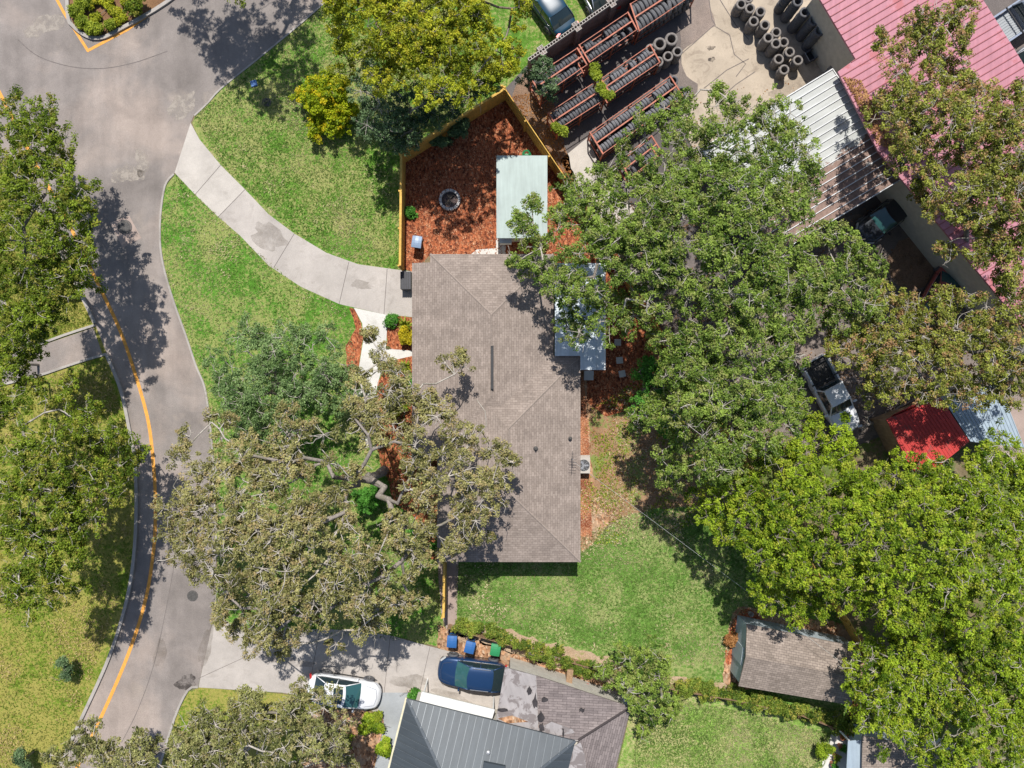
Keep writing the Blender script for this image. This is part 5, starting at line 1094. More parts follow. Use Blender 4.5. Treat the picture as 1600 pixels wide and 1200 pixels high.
def tree(name, label, lobes, leafm, bark='grey', trunk=None, leaf=(.105, .07), dens=1.0, gnarl=.25, twigs=.5, group=None, cat='tree', flat=.45, gap=.0, trunk_r=.32, clump=.25, cl_n=44, ground=False, twr=.019, puffd=1.0, thick=.9, limb=.6, pathw=.22, lexp=.42):
    LB = []
    for (px, py, r, z) in lobes:
        if ground: x, y = W2(px, py); R = r*H/F
        else: x, y, _ = W(px, py, z); R = r*(H - z)/F
        LB.append((x, y, z, R))
    LB = np.array(LB)
    if trunk: tx, ty = W2(*trunk)
    else: wgt = LB[:, 3]**2; tx, ty = (LB[:, 0]*wgt).sum()/wgt.sum(), (LB[:, 1]*wgt).sum()/wgt.sum()
    root = empty(name, (tx, ty, 0), label, cat, group); org = np.array([tx, ty, 0.])
    zmean = LB[:, 2].mean(); fork = np.array([0, 0, max(.15, zmean*.30)])
    # puffs
    PC = []; PR = []
    for x, y, z, R in LB:
        n = max(3, int(PI*R*R*2.15*dens*puffd)); rho = np.sqrt(RNG.random(n))*R*.97; th = RNG.random(n)*2*PI
        zz = z + flat*R*np.sqrt(np.maximum(0, 1-(rho/R)**2)) - flat*R*.5 - RNG.random(n)**1.5*thick
        PC.append(np.stack([x + rho*np.cos(th), y + rho*np.sin(th), zz], 1)); PR.append(RNG.uniform(.42, .85, n)*min(1, R/1.0))
    PC = np.concatenate(PC) - org; PR = np.concatenate(PR); PC[:, 2] = np.maximum(PC[:, 2], .12)
    if gap > 0:
        q = PC + org; nz = vnoise(q[:, 0], q[:, 1], .55, len(bpy.data.objects) % 50, 3)
        keep = nz < np.quantile(nz, 1 - gap); PC = PC[keep]; PR = PR[keep]
    # skeleton
    nodes = [np.zeros(3), fork]; par = [-1, 0]
    def addpath(target, step, wig):
        N = np.array(nodes); dd = np.linalg.norm(N - target, axis=1) + pathw*np.linalg.norm(N - fork, axis=1); dd[0] = 1e9; j = int(np.argmin(dd)); p = nodes[j]; L = np.linalg.norm(target - p); k = max(1, int(L/step))
        last = j
        for i in range(1, k + 1):
            t = i/k; q = p + (target - p)*t
            if i < k: q = q + RNG.normal(size=3)*wig*min(1, L/2); q[2] += .25*wig*L*math.sin(PI*t)
            nodes.append(q); par.append(last); last = len(nodes) - 1
        return last
    order = np.argsort(np.linalg.norm(LB[:, :2] - org[:2], axis=1))
    for i in order:
        x, y, z, R = LB[i]; addpath(np.array([x, y, max(.1, z - flat*R*limb)]) - org, .7, gnarl*.8)
    nlobe = len(nodes)
    for i in np.argsort(np.linalg.norm(PC - fork, axis=1)): addpath(PC[i], .45, gnarl*.45)
    nn = len(nodes); load = np.zeros(nn); child = np.zeros(nn, int)
    for i in range(1, nn): child[par[i]] += 1
    load[child == 0] = 1
    for i in range(nn - 1, 0, -1): load[par[i]] += max(load[i], .0)
    rr = twr*np.maximum(load, 1)**lexp; cap = trunk_r; rr = rr*min(1.0, cap/max(rr[1], 1e-6))**.6; rr = np.maximum(rr, twr*.7)
    big = []; small = []
    for i in range(1, nn):
        p = par[i]; s = (nodes[p], nodes[i], min(rr[p], rr[i]*1.35) if p else rr[i]*1.5, rr[i]); (big if rr[i] > .06 else small).append(s)
    # clumps + twigs
    k = 9; ncl = len(PC)*k; idx = np.repeat(np.arange(len(PC)), k); d = RNG.normal(size=(ncl, 3)); d[:, 2] = np.abs(d[:, 2])*.7 - .25; d /= np.linalg.norm(d, axis=1, keepdims=True)
    CC = PC[idx] + d*(PR[idx]*RNG.uniform(.5, 1.05, ncl))[:, None]*np.array([1, 1, .65]); CC[:, 2] = np.maximum(CC[:, 2], .08)
    ptint = np.clip(RNG.normal(.5, .2, len(PC)), 0, 1)
    tint = np.clip(ptint[idx] + RNG.normal(size=ncl)*.12, 0, 1)
    V, Q, ti, hu = leaf_cloud(CC, clump*RNG.uniform(.6, 1.15, ncl), int(cl_n*K*dens**.3), leaf, tint=tint)
    me = mesh_np('crown', V, Q, leafm, {'tint': ti, 'hue': hu}); link('crown', me, root)
    tw = RNG.random(ncl) < twigs
    for i in np.nonzero(tw)[0]:
        a = PC[idx[i]]; b = CC[i]; m_ = (a + b)/2 + RNG.normal(size=3)*.08; e_ = b + (b - a)*RNG.uniform(.0, .45) + RNG.normal(size=3)*.06 + np.array([0, 0, .08]); small += [(a, m_, twr*.9, twr*.7), (m_, b, twr*.7, twr*.55), (b, e_, twr*.55, twr*.3)]
    bare = np.nonzero(RNG.random(len(PC)) < twigs*.42)[0]
    for i in bare:
        p = PC[i] + np.array([0, 0, PR[i]*.25]); a_ = RNG.random()*2*PI; dv = np.array([math.cos(a_), math.sin(a_), .15]); rad_ = twr*RNG.uniform(.7, 1.5)
        for q_ in range(RNG.integers(3, 7)):
            dv = dv + RNG.normal(size=3)*np.array([.6, .6, .25]); dv /= np.linalg.norm(dv); p2 = p + dv*RNG.uniform(.12, .28); p2[2] = min(p2[2], PC[i][2] + PR[i]*.8); small.append((p, p2, rad_, rad_*.85)); rad_ *= .85
            if RNG.random() < .4:
                q2 = p2 + RNG.normal(size=3)*.14; small.append((p2, q2, rad_*.7, rad_*.4))
            p = p2
    big = [(a - (b - a)/(np.linalg.norm(b - a) + 1e-6)*r0*.45, b + (b - a)/(np.linalg.norm(b - a) + 1e-6)*r1*.45, r0, r1) for a, b, r0, r1 in big]
    me = tubes_np(big, 'trunk', BARK[bark], 7)
    if me: link('trunk', me, root)
    me = tubes_np(small, 'branches', BARK['pale' if bark != 'brown' else 'grey'], 4)
    if me: link('branches', me, root)
    return root
L_ = LEAF
tree('live_oak', 'dense olive green oak overhanging the road at the upper left edge', [(15,165,35,6),(55,190,35,6.5),(70,215,25,6),(30,235,60,8),(88,265,35,7),(60,300,60,9),(112,320,32,7),(130,300,18,6),(30,370,60,9),(95,370,50,8),(138,368,22,6),(120,395,28,6),(30,450,55,8),(92,435,45,8),(125,455,25,6),(60,505,40,7),(20,500,40,8)], L_['oakL'], trunk=(90, 410), gap=.08)
tree('live_oak', 'smaller oak crown beside the shaded path at the left edge', [(12,535,35,6),(38,560,30,5.5),(10,590,42,6),(40,600,20,5)], L_['oakL'], trunk=(60, 570), gap=.05, trunk_r=.22)
tree('live_oak', 'wide yellow green oak over the grass below the shaded path', [(25,650,50,6),(85,640,42,6),(125,665,35,6),(135,700,40,7),(180,700,35,5.5),(203,715,18,5),(60,720,60,8),(130,760,55,7),(170,745,30,5),(40,800,70,8.5),(110,815,42,7.5),(30,870,55,8.5),(80,880,34,8),(60,915,34,8),(15,935,34,8.5),(125,840,30,7.5),(95,930,20,7.5)], L_['oakL'], trunk=(95, 760), gap=.10)
tree('live_oak', 'grey green oak with bare white twigs along the bottom left edge', [(95,1185,28,6),(140,1160,38,7),(170,1190,40,7),(215,1195,45,8),(255,1170,30,7),(290,1160,38,7),(330,1130,42,8),(385,1115,42,8),(370,1180,60,9),(440,1115,35,7),(470,1095,22,6),(488,1130,42,7),(495,1170,45,8),(535,1150,22,6),(310,1205,60,9),(440,1180,60,9),(540,1190,20,5)], L_['olivegreen'], bark='limb', trunk=(400, 1150), gap=.16, twigs=1.0, gnarl=.3, limb=.2, pathw=.5, twr=.024, trunk_r=.2)
tree('live_oak', 'huge gnarled oak with exposed pale limbs spreading over the front lawn and the house roof', [(300,735,35,8),(270,760,20,7),(285,800,35,8),(275,850,28,7),(310,880,25,6.5),(330,660,32,7),(300,690,20,7),(330,770,45,9),(325,840,42,9),(380,720,42,9),(390,800,48,10),(375,880,52,10),(360,935,35,8),(370,985,22,6),(345,960,20,6),(430,930,50,10),(430,985,35,8),(395,1000,18,6),(440,1015,18,6),(445,850,48,11),(440,760,42,10),(490,900,50,10),(480,965,40,9),(505,1000,22,7),(500,820,35,10),(545,930,42,9),(540,860,40,10),(560,985,20,7),(500,700,38,10),(440,670,38,9),(555,655,32,9),(600,560,28,7),(570,620,24,8),(590,650,24,9),(575,680,22,9),(625,580,22,7.5),(560,590,20,7),(605,600,38,9),(580,530,14,6.5),(650,615,32,8),(705,555,18,6.5),(710,585,24,6.5),(680,600,18,7),(690,650,38,8),(745,625,24,6.5),(760,665,32,7),(730,700,42,8),(785,710,20,7),(700,745,42,9),(770,750,28,7),(795,720,14,7),(735,785,42,8),(690,820,40,8),(660,770,30,9),(640,860,42,8),(600,900,38,8),(605,835,28,9),(640,695,38,9),(545,745,18,9),(600,955,28,7),(640,930,25,6.5),(705,855,22,6.5),(750,830,20,6.5),(540,800,20,9),(520,760,22,9),(470,800,30,10),(410,840,35,10),(460,720,30,9),(620,800,18,9),(590,870,25,9),(615,690,22,9)], L_['olive'], bark='limb', limb=.15, pathw=.62, lexp=.40, trunk=(600, 735), gap=.17, twigs=.95, gnarl=.26, trunk_r=.22, twr=.026)
tree('round_oak', 'darker grass green tree crown beneath the huge gnarled oak on its north side', [(370,550,32,4.2),(350,580,30,4),(395,525,25,4),(430,540,42,4.8),(485,545,40,4.8),(350,620,32,4.5),(410,610,50,5.2),(480,610,45,5.2),(525,580,28,4.5),(535,620,26,4.5),(380,665,32,4.5),(440,670,30,4.5)], L_['greygreen'], trunk=(450, 600), gap=.06, leaf=(.11, .06), cl_n=42, trunk_r=.2, twigs=.3)
tree('street_oak', 'oak standing beyond the top of the frame whose shadow falls on the road', [(300,-95,30,9),(350,-80,45,10),(400,-70,50,10),(450,-90,50,9),(360,-30,40,9),(420,-25,40,9),(460,10,30,8),(330,-50,30,9),(410,50,28,8),(425,60,22,7),(390,20,25,8)], L_['oakL'], trunk=(460, -60), gap=.22, ground=True)
tree('leafy_tree', 'bright yellow green broadleaf tree at the top edge left of the block wall', [(540,15,32,7),(525,60,20,5),(545,95,25,5),(590,40,50,9),(655,50,52,9),(720,50,50,9),(775,75,32,8),(610,100,42,8),(680,112,48,9),(740,118,40,8),(795,40,25,7),(560,-10,50,8),(640,-20,60,9),(730,-10,60,9),(800,10,25,8),(780,110,25,6)], L_['yellow'], bark='brown', trunk=(680, 60), gap=.05, leaf=(.112, .075), twigs=.3)
tree('cedar_tree', 'blue green tree with pale dead twigs between the yellow green tree and the wooden fence', [(570,140,28,5),(595,175,36,5.5),(640,170,38,5),(625,210,28,4.5),(645,200,18,4),(690,155,30,5),(722,150,20,4),(600,215,18,4),(760,128,18,4),(575,110,20,5)], L_['bluegreen'], trunk=(640, 190), gap=.02, leaf=(.13, .07), cl_n=40, twigs=.8, trunk_r=.2)
tree('golden_shrub', 'round golden yellow shrub alone on the upper lawn', [(505,140,26,1.5),(520,158,28,1.4),(492,160,24,1.3),(525,180,24,1.1),(505,188,22,1.0),(508,150,26,1.9),(487,142,14,1.2)], L_['goldshrub'], bark='brown', leaf=(.12, .08), trunk_r=.08, flat=.7, dens=2.2, twigs=.1, cat='shrub', thick=.5)
tree('small_tree', 'small grey green tree beside the corner of the long fence and tyre racks', [(845,108,22,4.2),(832,122,18,3.8),(855,128,14,3.6)], L_['bluegreen'], trunk=(846, 150), leaf=(.12, .07), trunk_r=.1, twigs=.7)
tree('vine', 'yellow green vine climbing the middle rack between its two bays', [(934,120,5,2.2),(938,136,4,2.2),(950,148,6,2.3),(929,110,5,2.2)], L_['lime'], bark='brown', leaf=(.13, .09), trunk_r=.03, twigs=.1, cat='vine', thick=.2, dens=1.6)
tree('vine', 'yellow green vine at the west end of the middle rack', [(871,197,4,2.1),(877,204,5,2.0)], L_['lime'], bark='brown', leaf=(.13, .09), trunk_r=.03, twigs=.1, cat='vine', thick=.2, dens=1.6)
tree('live_oak', 'mid green oak spreading over the pale shed and the patio roof', [(810,408,13,6.5),(812,340,12,6.5),(832,328,20,6.5),(820,350,20,6.5),(842,368,24,6.5),(820,400,20,6.5),(850,410,24,7),(882,315,32,7),(920,350,52,8),(880,440,34,8),(930,430,58,9),(905,495,32,7),(955,500,42,8),(990,385,58,10),(985,315,52,9),(940,280,28,7),(910,300,22,6.5),(1040,270,45,9),(1010,215,34,8),(1045,340,58,11),(970,245,20,7),(1050,430,45,10),(1010,470,35,9),(950,380,40,9),(1020,390,40,10),(1080,470,34,9)], L_['oakR'], trunk=(960, 430), gap=.05, twigs=.6)
tree('live_oak', 'mid green oak rising between the tyre yard and the carport', [(1050,190,30,8),(1075,160,18,7),(1085,235,42,9),(1140,230,52,10),(1150,165,28,8),(1120,140,14,7),(1175,185,22,8),(1200,190,42,9),(1235,195,22,8),(1225,240,45,9),(1195,290,50,10),(1265,290,26,8),(1150,320,58,11),(1110,290,50,10),(1230,345,45,10),(1160,385,58,11),(1100,370,50,11),(1270,250,16,7)], L_['oakR'], trunk=(1150, 330), gap=.07, twigs=.6)
tree('live_oak', 'mid green oak over the dark yard between the carport and the white pickup', [(1120,450,50,10),(1180,450,55,11),(1245,420,50,10),(1300,390,40,8),(1345,390,30,7),(1325,430,40,8),(1375,420,16,6),(1240,490,42,9),(1150,520,50,10),(1200,530,40,10),(1230,560,38,9),(1310,470,28,7),(1280,440,35,9),(1350,470,30,8),(1200,480,35,10),(1300,500,22,7),(1345,510,22,7)], L_['oakR'], trunk=(1180, 480), gap=.07, twigs=.6)
tree('live_oak', 'mid green oak with a pale dead fork right of the bare dirt strip', [(1070,565,52,9),(1045,540,30,7),(1035,640,38,7.5),(1100,630,55,10),(1160,600,50,10),(1125,700,52,9),(1065,705,34,7),(1190,660,50,9),(1230,620,38,8),(1150,660,40,9),(1080,620,40,9),(1200,610,40,9),(1095,560,40,9),(1000,650,20,6),(1050,745,22,6)], L_['oakR'], trunk=(1110, 640), gap=.07, twigs=.6)
tree('broadleaf_shrub', 'fresh deep green bushy tree at the edge of the dirt strip below the oak crown', [(1010,600,24,3.5),(1000,580,16,3),(1020,630,24,3.5),(1045,660,24,3.5),(1015,570,14,3)], L_['green'], bark='brown', leaf=(.112, .075), trunk_r=.1, twigs=.1)
tree('live_oak', 'olive oak with reddish tints covering the faded red warehouse roof', [(1400,90,28,9),(1385,60,15,8.5),(1440,60,32,9),(1480,35,38,9),(1450,20,25,9),(1500,75,22,9),(1475,115,30,8),(1410,165,38,9),(1390,150,22,8),(1455,190,50,10),(1425,235,38,9),(1515,200,50,10),(1575,150,30,9),(1580,220,48,10),(1510,150,28,9),(1535,290,55,10),(1590,330,48,10),(1495,330,38,9),(1480,270,38,9),(1440,285,18,7.5),(1570,390,32,9),(1530,370,32,9),(1450,310,16,7.5),(1480,380,18,8),(1550,240,40,9),(1600,270,40,9),(1540,170,35,9),(1495,250,35,9),(1600,400,40,9),(1560,350,35,9),(1610,160,35,9),(1430,130,30,9),(1500,20,25,9),(1460,95,25,9),(1430,200,30,9),(1530,120,20,9)], L_['oakRR'], trunk=(1452, 390), gap=.06, twigs=.75)
tree('live_oak', 'yellowish oak below the shaded yard at the right edge', [(1400,490,42,7),(1455,495,45,8),(1515,475,40,8),(1575,480,42,8),(1360,520,34,7),(1345,560,35,7),(1395,560,45,8),(1460,565,40,8),(1535,550,48,8),(1590,560,42,8),(1555,445,20,7),(1300,545,22,6),(1500,605,28,7),(1560,610,32,7),(1595,450,20,7),(1430,520,30,7),(1430,600,30,7),(1380,600,26,6),(1490,530,35,8),(1560,520,35,8),(1600,600,30,7),(1590,640,20,6),(1535,600,30,7),(1470,610,26,7)], L_['oakRR'], trunk=(1500, 540), gap=.06, twigs=.75)
tree('leafy_tree', 'bright green rounded tree right below the white pickup', [(1250,680,45,6),(1300,690,34,5.5),(1215,740,48,7),(1285,745,50,7),(1330,660,14,4.5),(1320,720,20,5)], L_['bright'], bark='brown', leaf=(.112, .075), gap=.03, twigs=.25, trunk_r=.2)
tree('leafy_tree', 'bright green tree leaning over the back lawn edge above the shingle shed', [(1150,765,45,7),(1105,790,30,6),(1185,830,48,7),(1130,820,28,6),(1235,860,52,8),(1225,930,34,5.5),(1262,940,34,5.5),(1200,890,35,6.5),(1300,880,55,8),(1240,800,45,8)], L_['bright'], bark='brown', leaf=(.112, .075), gap=.04, twigs=.4)
tree('leafy_tree', 'tall bright green tree between the red lean-to and the long fence', [(1350,770,50,8),(1400,745,38,6),(1340,840,55,9),(1420,800,55,8),(1390,870,50,9),(1460,770,38,7)], L_['bright'], bark='brown', leaf=(.112, .075), gap=.03, twigs=.45)
tree('leafy_tree', 'bright green tree with forked bare grey limbs at the right edge', [(1520,760,45,7),(1480,830,50,8),(1555,830,50,8),(1590,770,35,6),(1500,890,52,9),(1565,900,48,9),(1595,860,40,8),(1605,720,35,6),(1570,700,30,6),(1600,740,30,7),(1530,800,40,8),(1600,810,40,8),(1545,730,35,7),(1480,740,30,6)], L_['bright'], bark='grey', leaf=(.112, .075), gap=.07, twigs=.6)
tree('leafy_tree', 'darker green tree in the hollow right of the fence end', [(1360,935,45,6),(1430,930,55,8),(1430,975,40,4),(1480,965,40,6),(1540,960,50,8),(1590,985,45,7),(1600,940,40,8),(1560,1020,40,7),(1470,1020,35,6),(1600,1030,40,7),(1390,985,25,3),(1500,1000,30,5)], L_['bright'], bark='brown', leaf=(.112, .075), gap=.03, twigs=.4)
tree('leafy_tree', 'mottled green tree filling the lower right corner', [(1360,1040,32,5),(1395,1075,45,6),(1355,1090,22,5),(1370,1115,32,5),(1455,1055,50,6),(1430,1120,45,5),(1515,1075,45,6),(1560,1130,55,7),(1500,1170,45,6),(1590,1060,45,7),(1390,1165,22,4),(1450,1180,30,5),(1370,1020,22,4),(1600,1110,40,7),(1600,1170,40,7),(1540,1180,35,6),(1420,1050,35,6),(1480,1100,35,6),(1410,1130,30,5)], L_['bright'], bark='grey', leaf=(.112, .075), gap=.05, twigs=.6)
tree('small_tree', 'small loose tree above the annex roof corner overlapping the hedge', [(990,1045,40,3.6),(1030,1035,30,3.4),(955,1050,24,2.8),(1005,1085,34,3.2),(1040,1060,22,3),(1030,1115,22,2.2),(1015,1135,14,1.6),(1048,1110,14,1.6)], L_['oakR'], bark='grey', leaf=(.112, .075), gap=.06, trunk_r=.12, twigs=.3)
x0_, y0_, _ = W(1345, 672, .3); fl = []; p = np.array([0, 0, .25]); tgt = np.array(W(1490, 592, .6)) - np.array([x0_, y0_, 0])
for i in range(14): q = tgt*(i+1)/14 + RNG.normal(size=3)*np.array([.08, .08, .05]); q[2] = max(.2, q[2]); fl.append((p, q, .11 - .005*i, .105 - .005*i)); p = q
fr_ = empty('fallen_limb', (x0_, y0_, 0), 'long pale fallen tree limb lying diagonally beside the red lean-to', 'fallen limb'); link('limb', tubes_np(fl, 'limb', BARK['limb'], 8), fr_)
br_ = []
for i in range(16):
    p = fl[RNG.integers(0, 14)][1]; d_ = RNG.normal(size=3)*np.array([1, 1, .2]); d_ /= np.linalg.norm(d_)
    for k in range(4): q = p + (d_ + RNG.normal(size=3)*.35)*.3; q[2] = max(.08, q[2]); br_.append((p, q, .03, .02)); p = q
[link('twig', tubes_np(br_[4*k:4*k+4], 'twig', BARK['pale'], 4), fr_) for k in range(16)]
# hedges and shrubs
hl = []
P_ = [(720,975),(760,985),(800,996),(850,1015),(900,1035),(935,1045)]
for a, b_ in zip(P_, P_[1:]):
    for k in range(3): hl.append((a[0]+(b_[0]-a[0])*k/3, a[1]+(b_[1]-a[1])*k/3 + 6, random.uniform(9, 13), random.uniform(.8, 1.2)))
tree('hedge', 'low vine hedge along the top of the bins and driveway strip', hl, L_['hedge'], bark='brown', leaf=(.11, .07), trunk_r=.03, twigs=.15, cat='hedge', thick=.5, dens=1.4, flat=.6)
hl = []
P_ = [(1062,1072),(1110,1082),(1160,1092),(1210,1103),(1260,1118),(1310,1132),(1350,1148)]
for a, b_ in zip(P_, P_[1:]):
    for k in range(4): hl.append((a[0]+(b_[0]-a[0])*k/4, a[1]+(b_[1]-a[1])*k/4, random.uniform(9, 13), random.uniform(.7, 1.0)))
tree('hedge', 'vine covered hedge between the shingle shed and the lower right lawn', hl, L_['hedge'], bark='brown', leaf=(.11, .07), trunk_r=.03, twigs=.15, cat='hedge', thick=.5, dens=2.0, flat=.6, gap=.03)
def shrub(px, py, r, z, leafm, label, leaf=(.12, .07), dens=1.6, group=None, name='shrub', cat='shrub', gap=0):
    return tree(name, label, [(px, py, r, z), (px + r*.4, py - r*.3, r*.6, z*1.1), (px - r*.4, py + r*.3, r*.6, z*.9)], leafm, bark='brown', leaf=leaf, trunk_r=.03, twigs=.05, cat=cat, thick=.25, dens=dens, flat=.6, group=group, gap=gap)
def spiky(px, py, r, label, leafm, n=60, h=.5, group=None):
    x, y, _ = W(px, py, .3); R = r*H/F; root = empty('spiky_plant', (x, y, 0), label, 'plant', group); mb = MB()
    for k in range(n):
        a = random.uniform(0, 2*PI); l = R*random.uniform(.6, 1.1); el = random.uniform(.3, 1); w_ = .035
        d_ = Vector((math.cos(a), math.sin(a), 0)); sd = Vector((-d_.y, d_.x, 0)); pts = [d_*0.03 + Vector((0, 0, .02)), d_*l*.45 + Vector((0, 0, h*el)), d_*l + Vector((0, 0, h*el*.55))]
        mb.grid([[tuple(pts[0] - sd*w_*.6), tuple(pts[0] + sd*w_*.6)], [tuple(pts[1] - sd*w_), tuple(pts[1] + sd*w_)], [tuple(pts[2] - sd*.005), tuple(pts[2] + sd*.005)]])
    o = mb.build('leaves', leafm, root); at = o.data.attributes.new('tint', 'FLOAT', 'FACE'); at.data.foreach_set('value', np.repeat(RNG.random(n), 2).astype(np.float32))
spiky(633, 508, 15, 'bright green spiky plant by the garage wall in the mulch bed', L_['lime'])
spiky(633, 573, 12, 'spiky green plant below the side path at the house wall', L_['lime'])
shrub(638, 527, 11, .7, L_['gold'], 'small golden yellow shrub against the house wall')
shrub(660, 583, 5, .5, L_['gold'], 'tiny yellow green tuft showing at the roof edge', dens=2)
shrub(612, 500, 6, .4, L_['green'], 'tiny green shrub at the corner of the white walkway')
for i, (px, py, r) in enumerate([(118, 14, 8), (127, 34, 6), (139, 42, 5), (151, 45, 6), (170, 36, 4), (126, 2, 7)]):
    shrub(px, py, r, .5, L_['lime'], ['bushy lime shrub at the island planter left side', 'low shrub at the island planter lower left bend', 'low shrub second along the island planter rim', 'shrub nearest the tip of the island planter', 'small shrub just right of the planter tip', 'shrub at the top edge of the planter left side'][i], group='shrubs in the island planter')
gl = []
for i in range(16):
    gl.append((random.uniform(138, 200), random.uniform(-15, 34), random.uniform(2.2, 3.6), .25))
tree('ground_plants', 'patch of low yellow green plants covering the middle of the island planter', [g for g in gl if g[1] < 50 - (g[0]-160)*.55], L_['yellow'], bark='brown', leaf=(.11, .07), trunk_r=.02, twigs=0, cat='plants', thick=.1, dens=2)
shrub(210, 4, 14, .8, L_['oakL'], 'darker shrub at the right side of the island planter', group='shrubs in the island planter')
shrub(575, 1127, 6, .5, L_['bright'], 'small round green shrub beside the brick edging and grey side walk', group='shrubs below the white car')
shrub(590, 1137, 6, .5, L_['bright'], 'round green shrub at the bend of the brick edging', group='shrubs below the white car')
shrub(573, 1137, 8, .55, L_['bright'], 'round bush left of the brick edging bend', group='shrubs below the white car')
shrub(588, 1121, 6, .4, L_['lime'], 'thin grassy tuft in front of the white car nose', group='shrubs below the white car')
shrub(598, 1170, 9, .8, L_['bright'], 'dark leafy bush between the side walk and the mulch bed at the bottom', (.16, .1))
shrub(1290, 1172, 11, .9, L_['bright'], 'clipped round green bush beside the corner patio', (.1, .06), 2.4)
shrub(522, 1160, 20, .5, L_['bright'], 'low green shrub in the mulch bed under the grey green oak', gap=.1)
shrub(648, 1086, 7, .3, L_['green'], 'green leaves filling the small brick planter', dens=1.2)
shrub(640, 330, 6, .35, L_['green'], 'small green weed near the fence in the mulch yard')
shrub(688, 218, 12, .9, L_['bluegreen'], 'bushy plant inside the mulch yard under the fence')
shrub(715, 198, 13, 1.2, L_['bluegreen'], 'leafy sprig leaning over the wooden fence from the blue green tree')
shrub(1147, 1000, 9, .5, L_['rust'], 'rusty brown leafed plant by the blue grey shed wall')
shrub(1338, 1108, 9, .5, L_['rust'], 'rusty dry plant at the lower right corner of the shingle shed')
shrub(640, 600, 12, .7, L_['green'], 'leafy green plant in the front bed north of the oak trunk')
shrub(618, 640, 14, .8, L_['bright'], 'broad leafy plant in the front bed beside the oak trunk', gap=.1)
shrub(655, 690, 13, .7, L_['green'], 'dark green plant against the house wall under the oak')
shrub(575, 780, 18, 1.0, L_['green'], 'bright green clump in the gap at the centre of the big oak', (.18, .1))
shrub(685, 850, 12, .8, L_['green'], 'deep green leafy shrub at the house west wall under the oak')
shrub(640, 845, 16, .9, L_['green'], 'green shrub mass in the lawn beneath the big oak limbs')
tree('sapling', 'thin young sapling alone on the sunny park grass', [(99,1038,6,1.6),(101,1048,5,1.3),(103,1056,5,1.0)], L_['bluegreen'], bark='brown', trunk=(100, 1050), leaf=(.1, .06), trunk_r=.03, dens=1.0, thick=.3, twigs=.4)
tree('sapling', 'small dark sapling near the bottom left corner', [(33,1185,8,1.3),(36,1195,8,1.0),(30,1178,4,1.5)], L_['bluegreen'], bark='brown', leaf=(.1, .06), trunk_r=.03, dens=1.2, thick=.3, twigs=.4)
for (t, x, y), lf in zip(POTS, (L_['rust'], L_['green'], L_['lime'], L_['green'])):
    C = np.array([[random.uniform(-.18, .18), random.uniform(-.18, .18), random.uniform(.45, .6)] for _ in range(8)]); V, Q, ti, hu = leaf_cloud(C, np.full(8, .14), 20, (.12, .07), tint=np.full(8, .5)); link('foliage', mesh_np('foliage', V, Q, lf, {'tint': ti, 'hue': hu}), t)
# fallen leaves and grass tufts (uncountable)
def scatter(name, label, polys, n, size, leafm, z=.03, cat='leaves', up=1.2, hgt=.02):
    P_ = []
    for poly in polys:
        pp = np.array([W2(*p, z if z > 1 else 0) for p in poly]); mn, mx = pp.min(0), pp.max(0); q = RNG.uniform(mn, mx, (n*3, 2)); ins = np.zeros(len(q), bool)
        for i in range(len(pp)):
            a, b_ = pp[i], pp[(i+1) % len(pp)]; c = ((a[1] > q[:, 1]) != (b_[1] > q[:, 1])) & (q[:, 0] < (b_[0]-a[0])*(q[:, 1]-a[1])/(b_[1]-a[1] + 1e-12) + a[0]); ins ^= c
        P_.append(q[ins][:n])
    q = np.concatenate(P_); C = np.column_stack([q, np.full(len(q), z)]); V, Q, ti, hu = leaf_cloud(C, np.full(len(C), hgt), 1, size, up=up, tint=np.clip(.5 + 2.2*(vnoise(q[:, 0], q[:, 1], .8, 3, 4) - .5) + RNG.normal(size=len(q))*.12, 0, 1))
    if n > 25000: st = vnoise(q[:, 0], q[:, 1], .35, 9, 5); hu = np.clip((st - .5)*3.2 + .55 + RNG.normal(size=len(st))*.16, 0, 1)
    V[:, 2] = np.maximum(V[:, 2], .026); o = bpy.data.objects.new(name, mesh_np(name, V, Q, leafm, {'tint': ti, 'hue': hu})); COL.objects.link(o); tag(o, label, cat, None, 'stuff')
lawnA = [(274, 272), (252, 340), (259, 425), (321, 605), (340, 870), (360, 985), (692, 1005), (683, 700), (645, 640), (560, 590), (545, 482), (470, 450), (375, 370)]
lawnB = [(514, 2), (305, 182), (345, 256), (460, 363), (560, 411), (625, 420), (627, 240), (790, 138), (700, 0)]
lawnC = [(712, 885), (900, 840), (965, 815), (1140, 790), (1190, 770), (1330, 985), (1160, 960), (1130, 1040), (1050, 1040), (930, 1015), (850, 998), (780, 975), (712, 960)]
lawnD = [(1000, 1105), (1060, 1092), (1150, 1110), (1300, 1145), (1275, 1250), (980, 1250)]
lawnE1 = [(-50, 200), (15, 250), (112, 440), (144, 505), (50, 538), (-50, 565)]
lawnE = [(-50, 625), (50, 598), (162, 560), (205, 685), (205, 880), (120, 1125), (60, 1220), (-60, 1220)]
scatter('grass', 'short grass blades over the two front lawns', [lawnA, lawnB], 32000, (.13, .035), m_leaf('grass_front', (.07, .15, .02), (.21, .30, .065), .3, (.42, .38, .2)), .045, 'grass', .3, .03)
scatter('grass', 'short grass blades over the back lawns', [lawnC, lawnD], 28000, (.13, .035), m_leaf('grass_back', (.08, .15, .025), (.22, .31, .08), .3, (.44, .40, .22)), .045, 'grass', .3, .03)
scatter('grass', 'short yellowish grass blades of the park verge', [[p for p in lawnE1], lawnE], 20000, (.14, .04), m_leaf('grass_park', (.09, .15, .015), (.26, .29, .05), .3, (.40, .32, .11)), .045, 'grass', .3, .03)
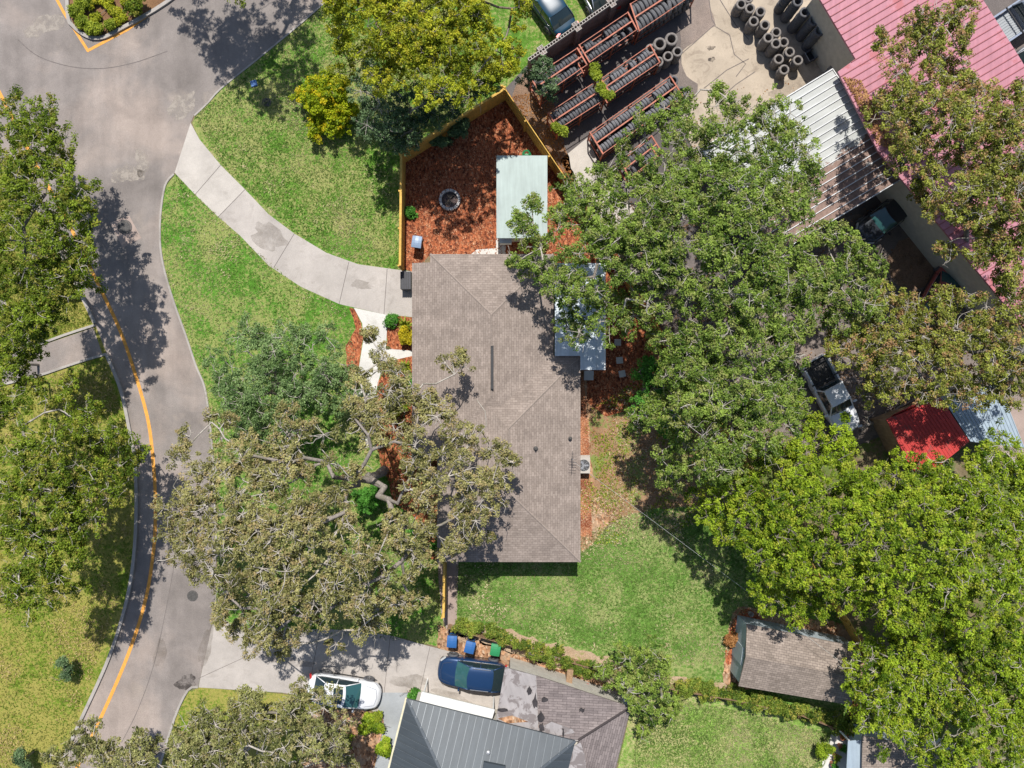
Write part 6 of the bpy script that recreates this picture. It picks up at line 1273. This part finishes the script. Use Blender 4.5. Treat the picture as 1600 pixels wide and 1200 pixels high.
def scatter_w(name, label, poly, n, size, leafm, scale, th, seed, hgt=.06):
    pp = np.array([W2(*p) for p in poly]); mn, mx = pp.min(0), pp.max(0); q = RNG.uniform(mn, mx, (n, 2)); ins = np.zeros(n, bool)
    for i in range(len(pp)):
        a, b_ = pp[i], pp[(i+1) % len(pp)]; ins ^= ((a[1] > q[:, 1]) != (b_[1] > q[:, 1])) & (q[:, 0] < (b_[0]-a[0])*(q[:, 1]-a[1])/(b_[1]-a[1] + 1e-12) + a[0])
    ins &= vnoise(q[:, 0], q[:, 1], scale, seed, 4) + RNG.normal(size=n)*.05 > th; q = q[ins]
    C = np.column_stack([q, np.full(len(q), .05)]); V, Q, ti, hu = leaf_cloud(C, np.full(len(C), hgt), 2, size, up=.6, tint=RNG.random(len(C))); V[:, 2] = np.maximum(V[:, 2], .03)
    o = bpy.data.objects.new(name, mesh_np(name, V, Q, leafm, {'tint': ti, 'hue': hu})); COL.objects.link(o); tag(o, label, 'weeds', None, 'stuff')
STRIP = [(905, 650), (985, 600), (1045, 535), (1190, 760), (1060, 830), (960, 850), (905, 850)]
scatter_w('weeds', 'patchy thin weeds over the dirt strip right of the house', STRIP, 16000, (.12, .05), LEAF['lime'], .6, .52, 4)
scatter_w('dry_straw', 'dry straw and leaf litter over the dirt strip', STRIP, 12000, (.14, .04), m_leaf('straw', (.30, .2, .1), (.62, .48, .32), 0), .5, .47, 8)
scatter_w('litter', 'dark leaf litter on the yard behind the long fence', [(900, 300), (1100, 330), (1400, 380), (1580, 520), (1480, 640), (1330, 700), (1250, 720), (1127, 660)], 16000, (.12, .07), m_leaf('litter_brown', (.10, .06, .03), (.36, .23, .14), 0), .5, .50, 6)
scatter_w('worn_patches', 'straw coloured worn patches in the back lawn', lawnC, 26000, (.13, .04), m_leaf('straw_worn', (.30, .26, .12), (.60, .52, .32), 0), .42, .60, 12)
scatter_w('worn_patches', 'straw coloured worn patches in the front lawns', lawnB, 26000, (.13, .04), m_leaf('straw_worn2', (.26, .28, .10), (.48, .46, .22), 0), .42, .60, 15)
scatter_w('worn_patches', 'straw coloured worn patches beside the curving road', lawnA, 22000, (.13, .04), m_leaf('straw_worn3', (.28, .28, .12), (.56, .50, .28), 0), .42, .62, 19)
scatter_w('worn_patches', 'brown worn patches in the park grass', lawnE, 30000, (.13, .04), m_leaf('straw_worn4', (.30, .24, .08), (.52, .40, .18), 0), .35, .58, 22)
scatter('roof_litter', 'rusty leaf litter along the warehouse roof edge and on the carport roof', [[(1318, 120), (1345, 125), (1410, 240), (1372, 225)]], 1800, (.12, .07), m_leaf('litter_rust', (.20, .09, .03), (.50, .28, .12), 0), 4.06, 'leaf litter')
scatter('mulch_chips', 'loose bark chips over the red mulch', [[(630, 415), (632, 245), (790, 145), (900, 305), (1035, 535), (980, 640), (905, 640), (860, 400)], [(900, 590), (912, 590), (920, 700), (925, 838), (900, 838)]], 9000, (.12, .05), m_leaf('chips', (.22, .055, .025), (.58, .26, .13), .0, (.62, .40, .25)), .035, 'bark chips', 1.2)
scatter('fallen_leaves', 'dry fallen leaves strewn over the yard, driveway and road edges', [[(1050, 150), (1250, 120), (1400, 400), (1300, 640), (1127, 660), (1000, 460)], [(905, 650), (1040, 560), (1180, 760), (960, 810)], [(800, 150), (860, 140), (900, 300)]], 1100, (.11, .07), L_['rust'], .03, 'fallen leaves')
LEAVES[0] and print('LEAVES', LEAVES[0], 'TYRES', NT[0])
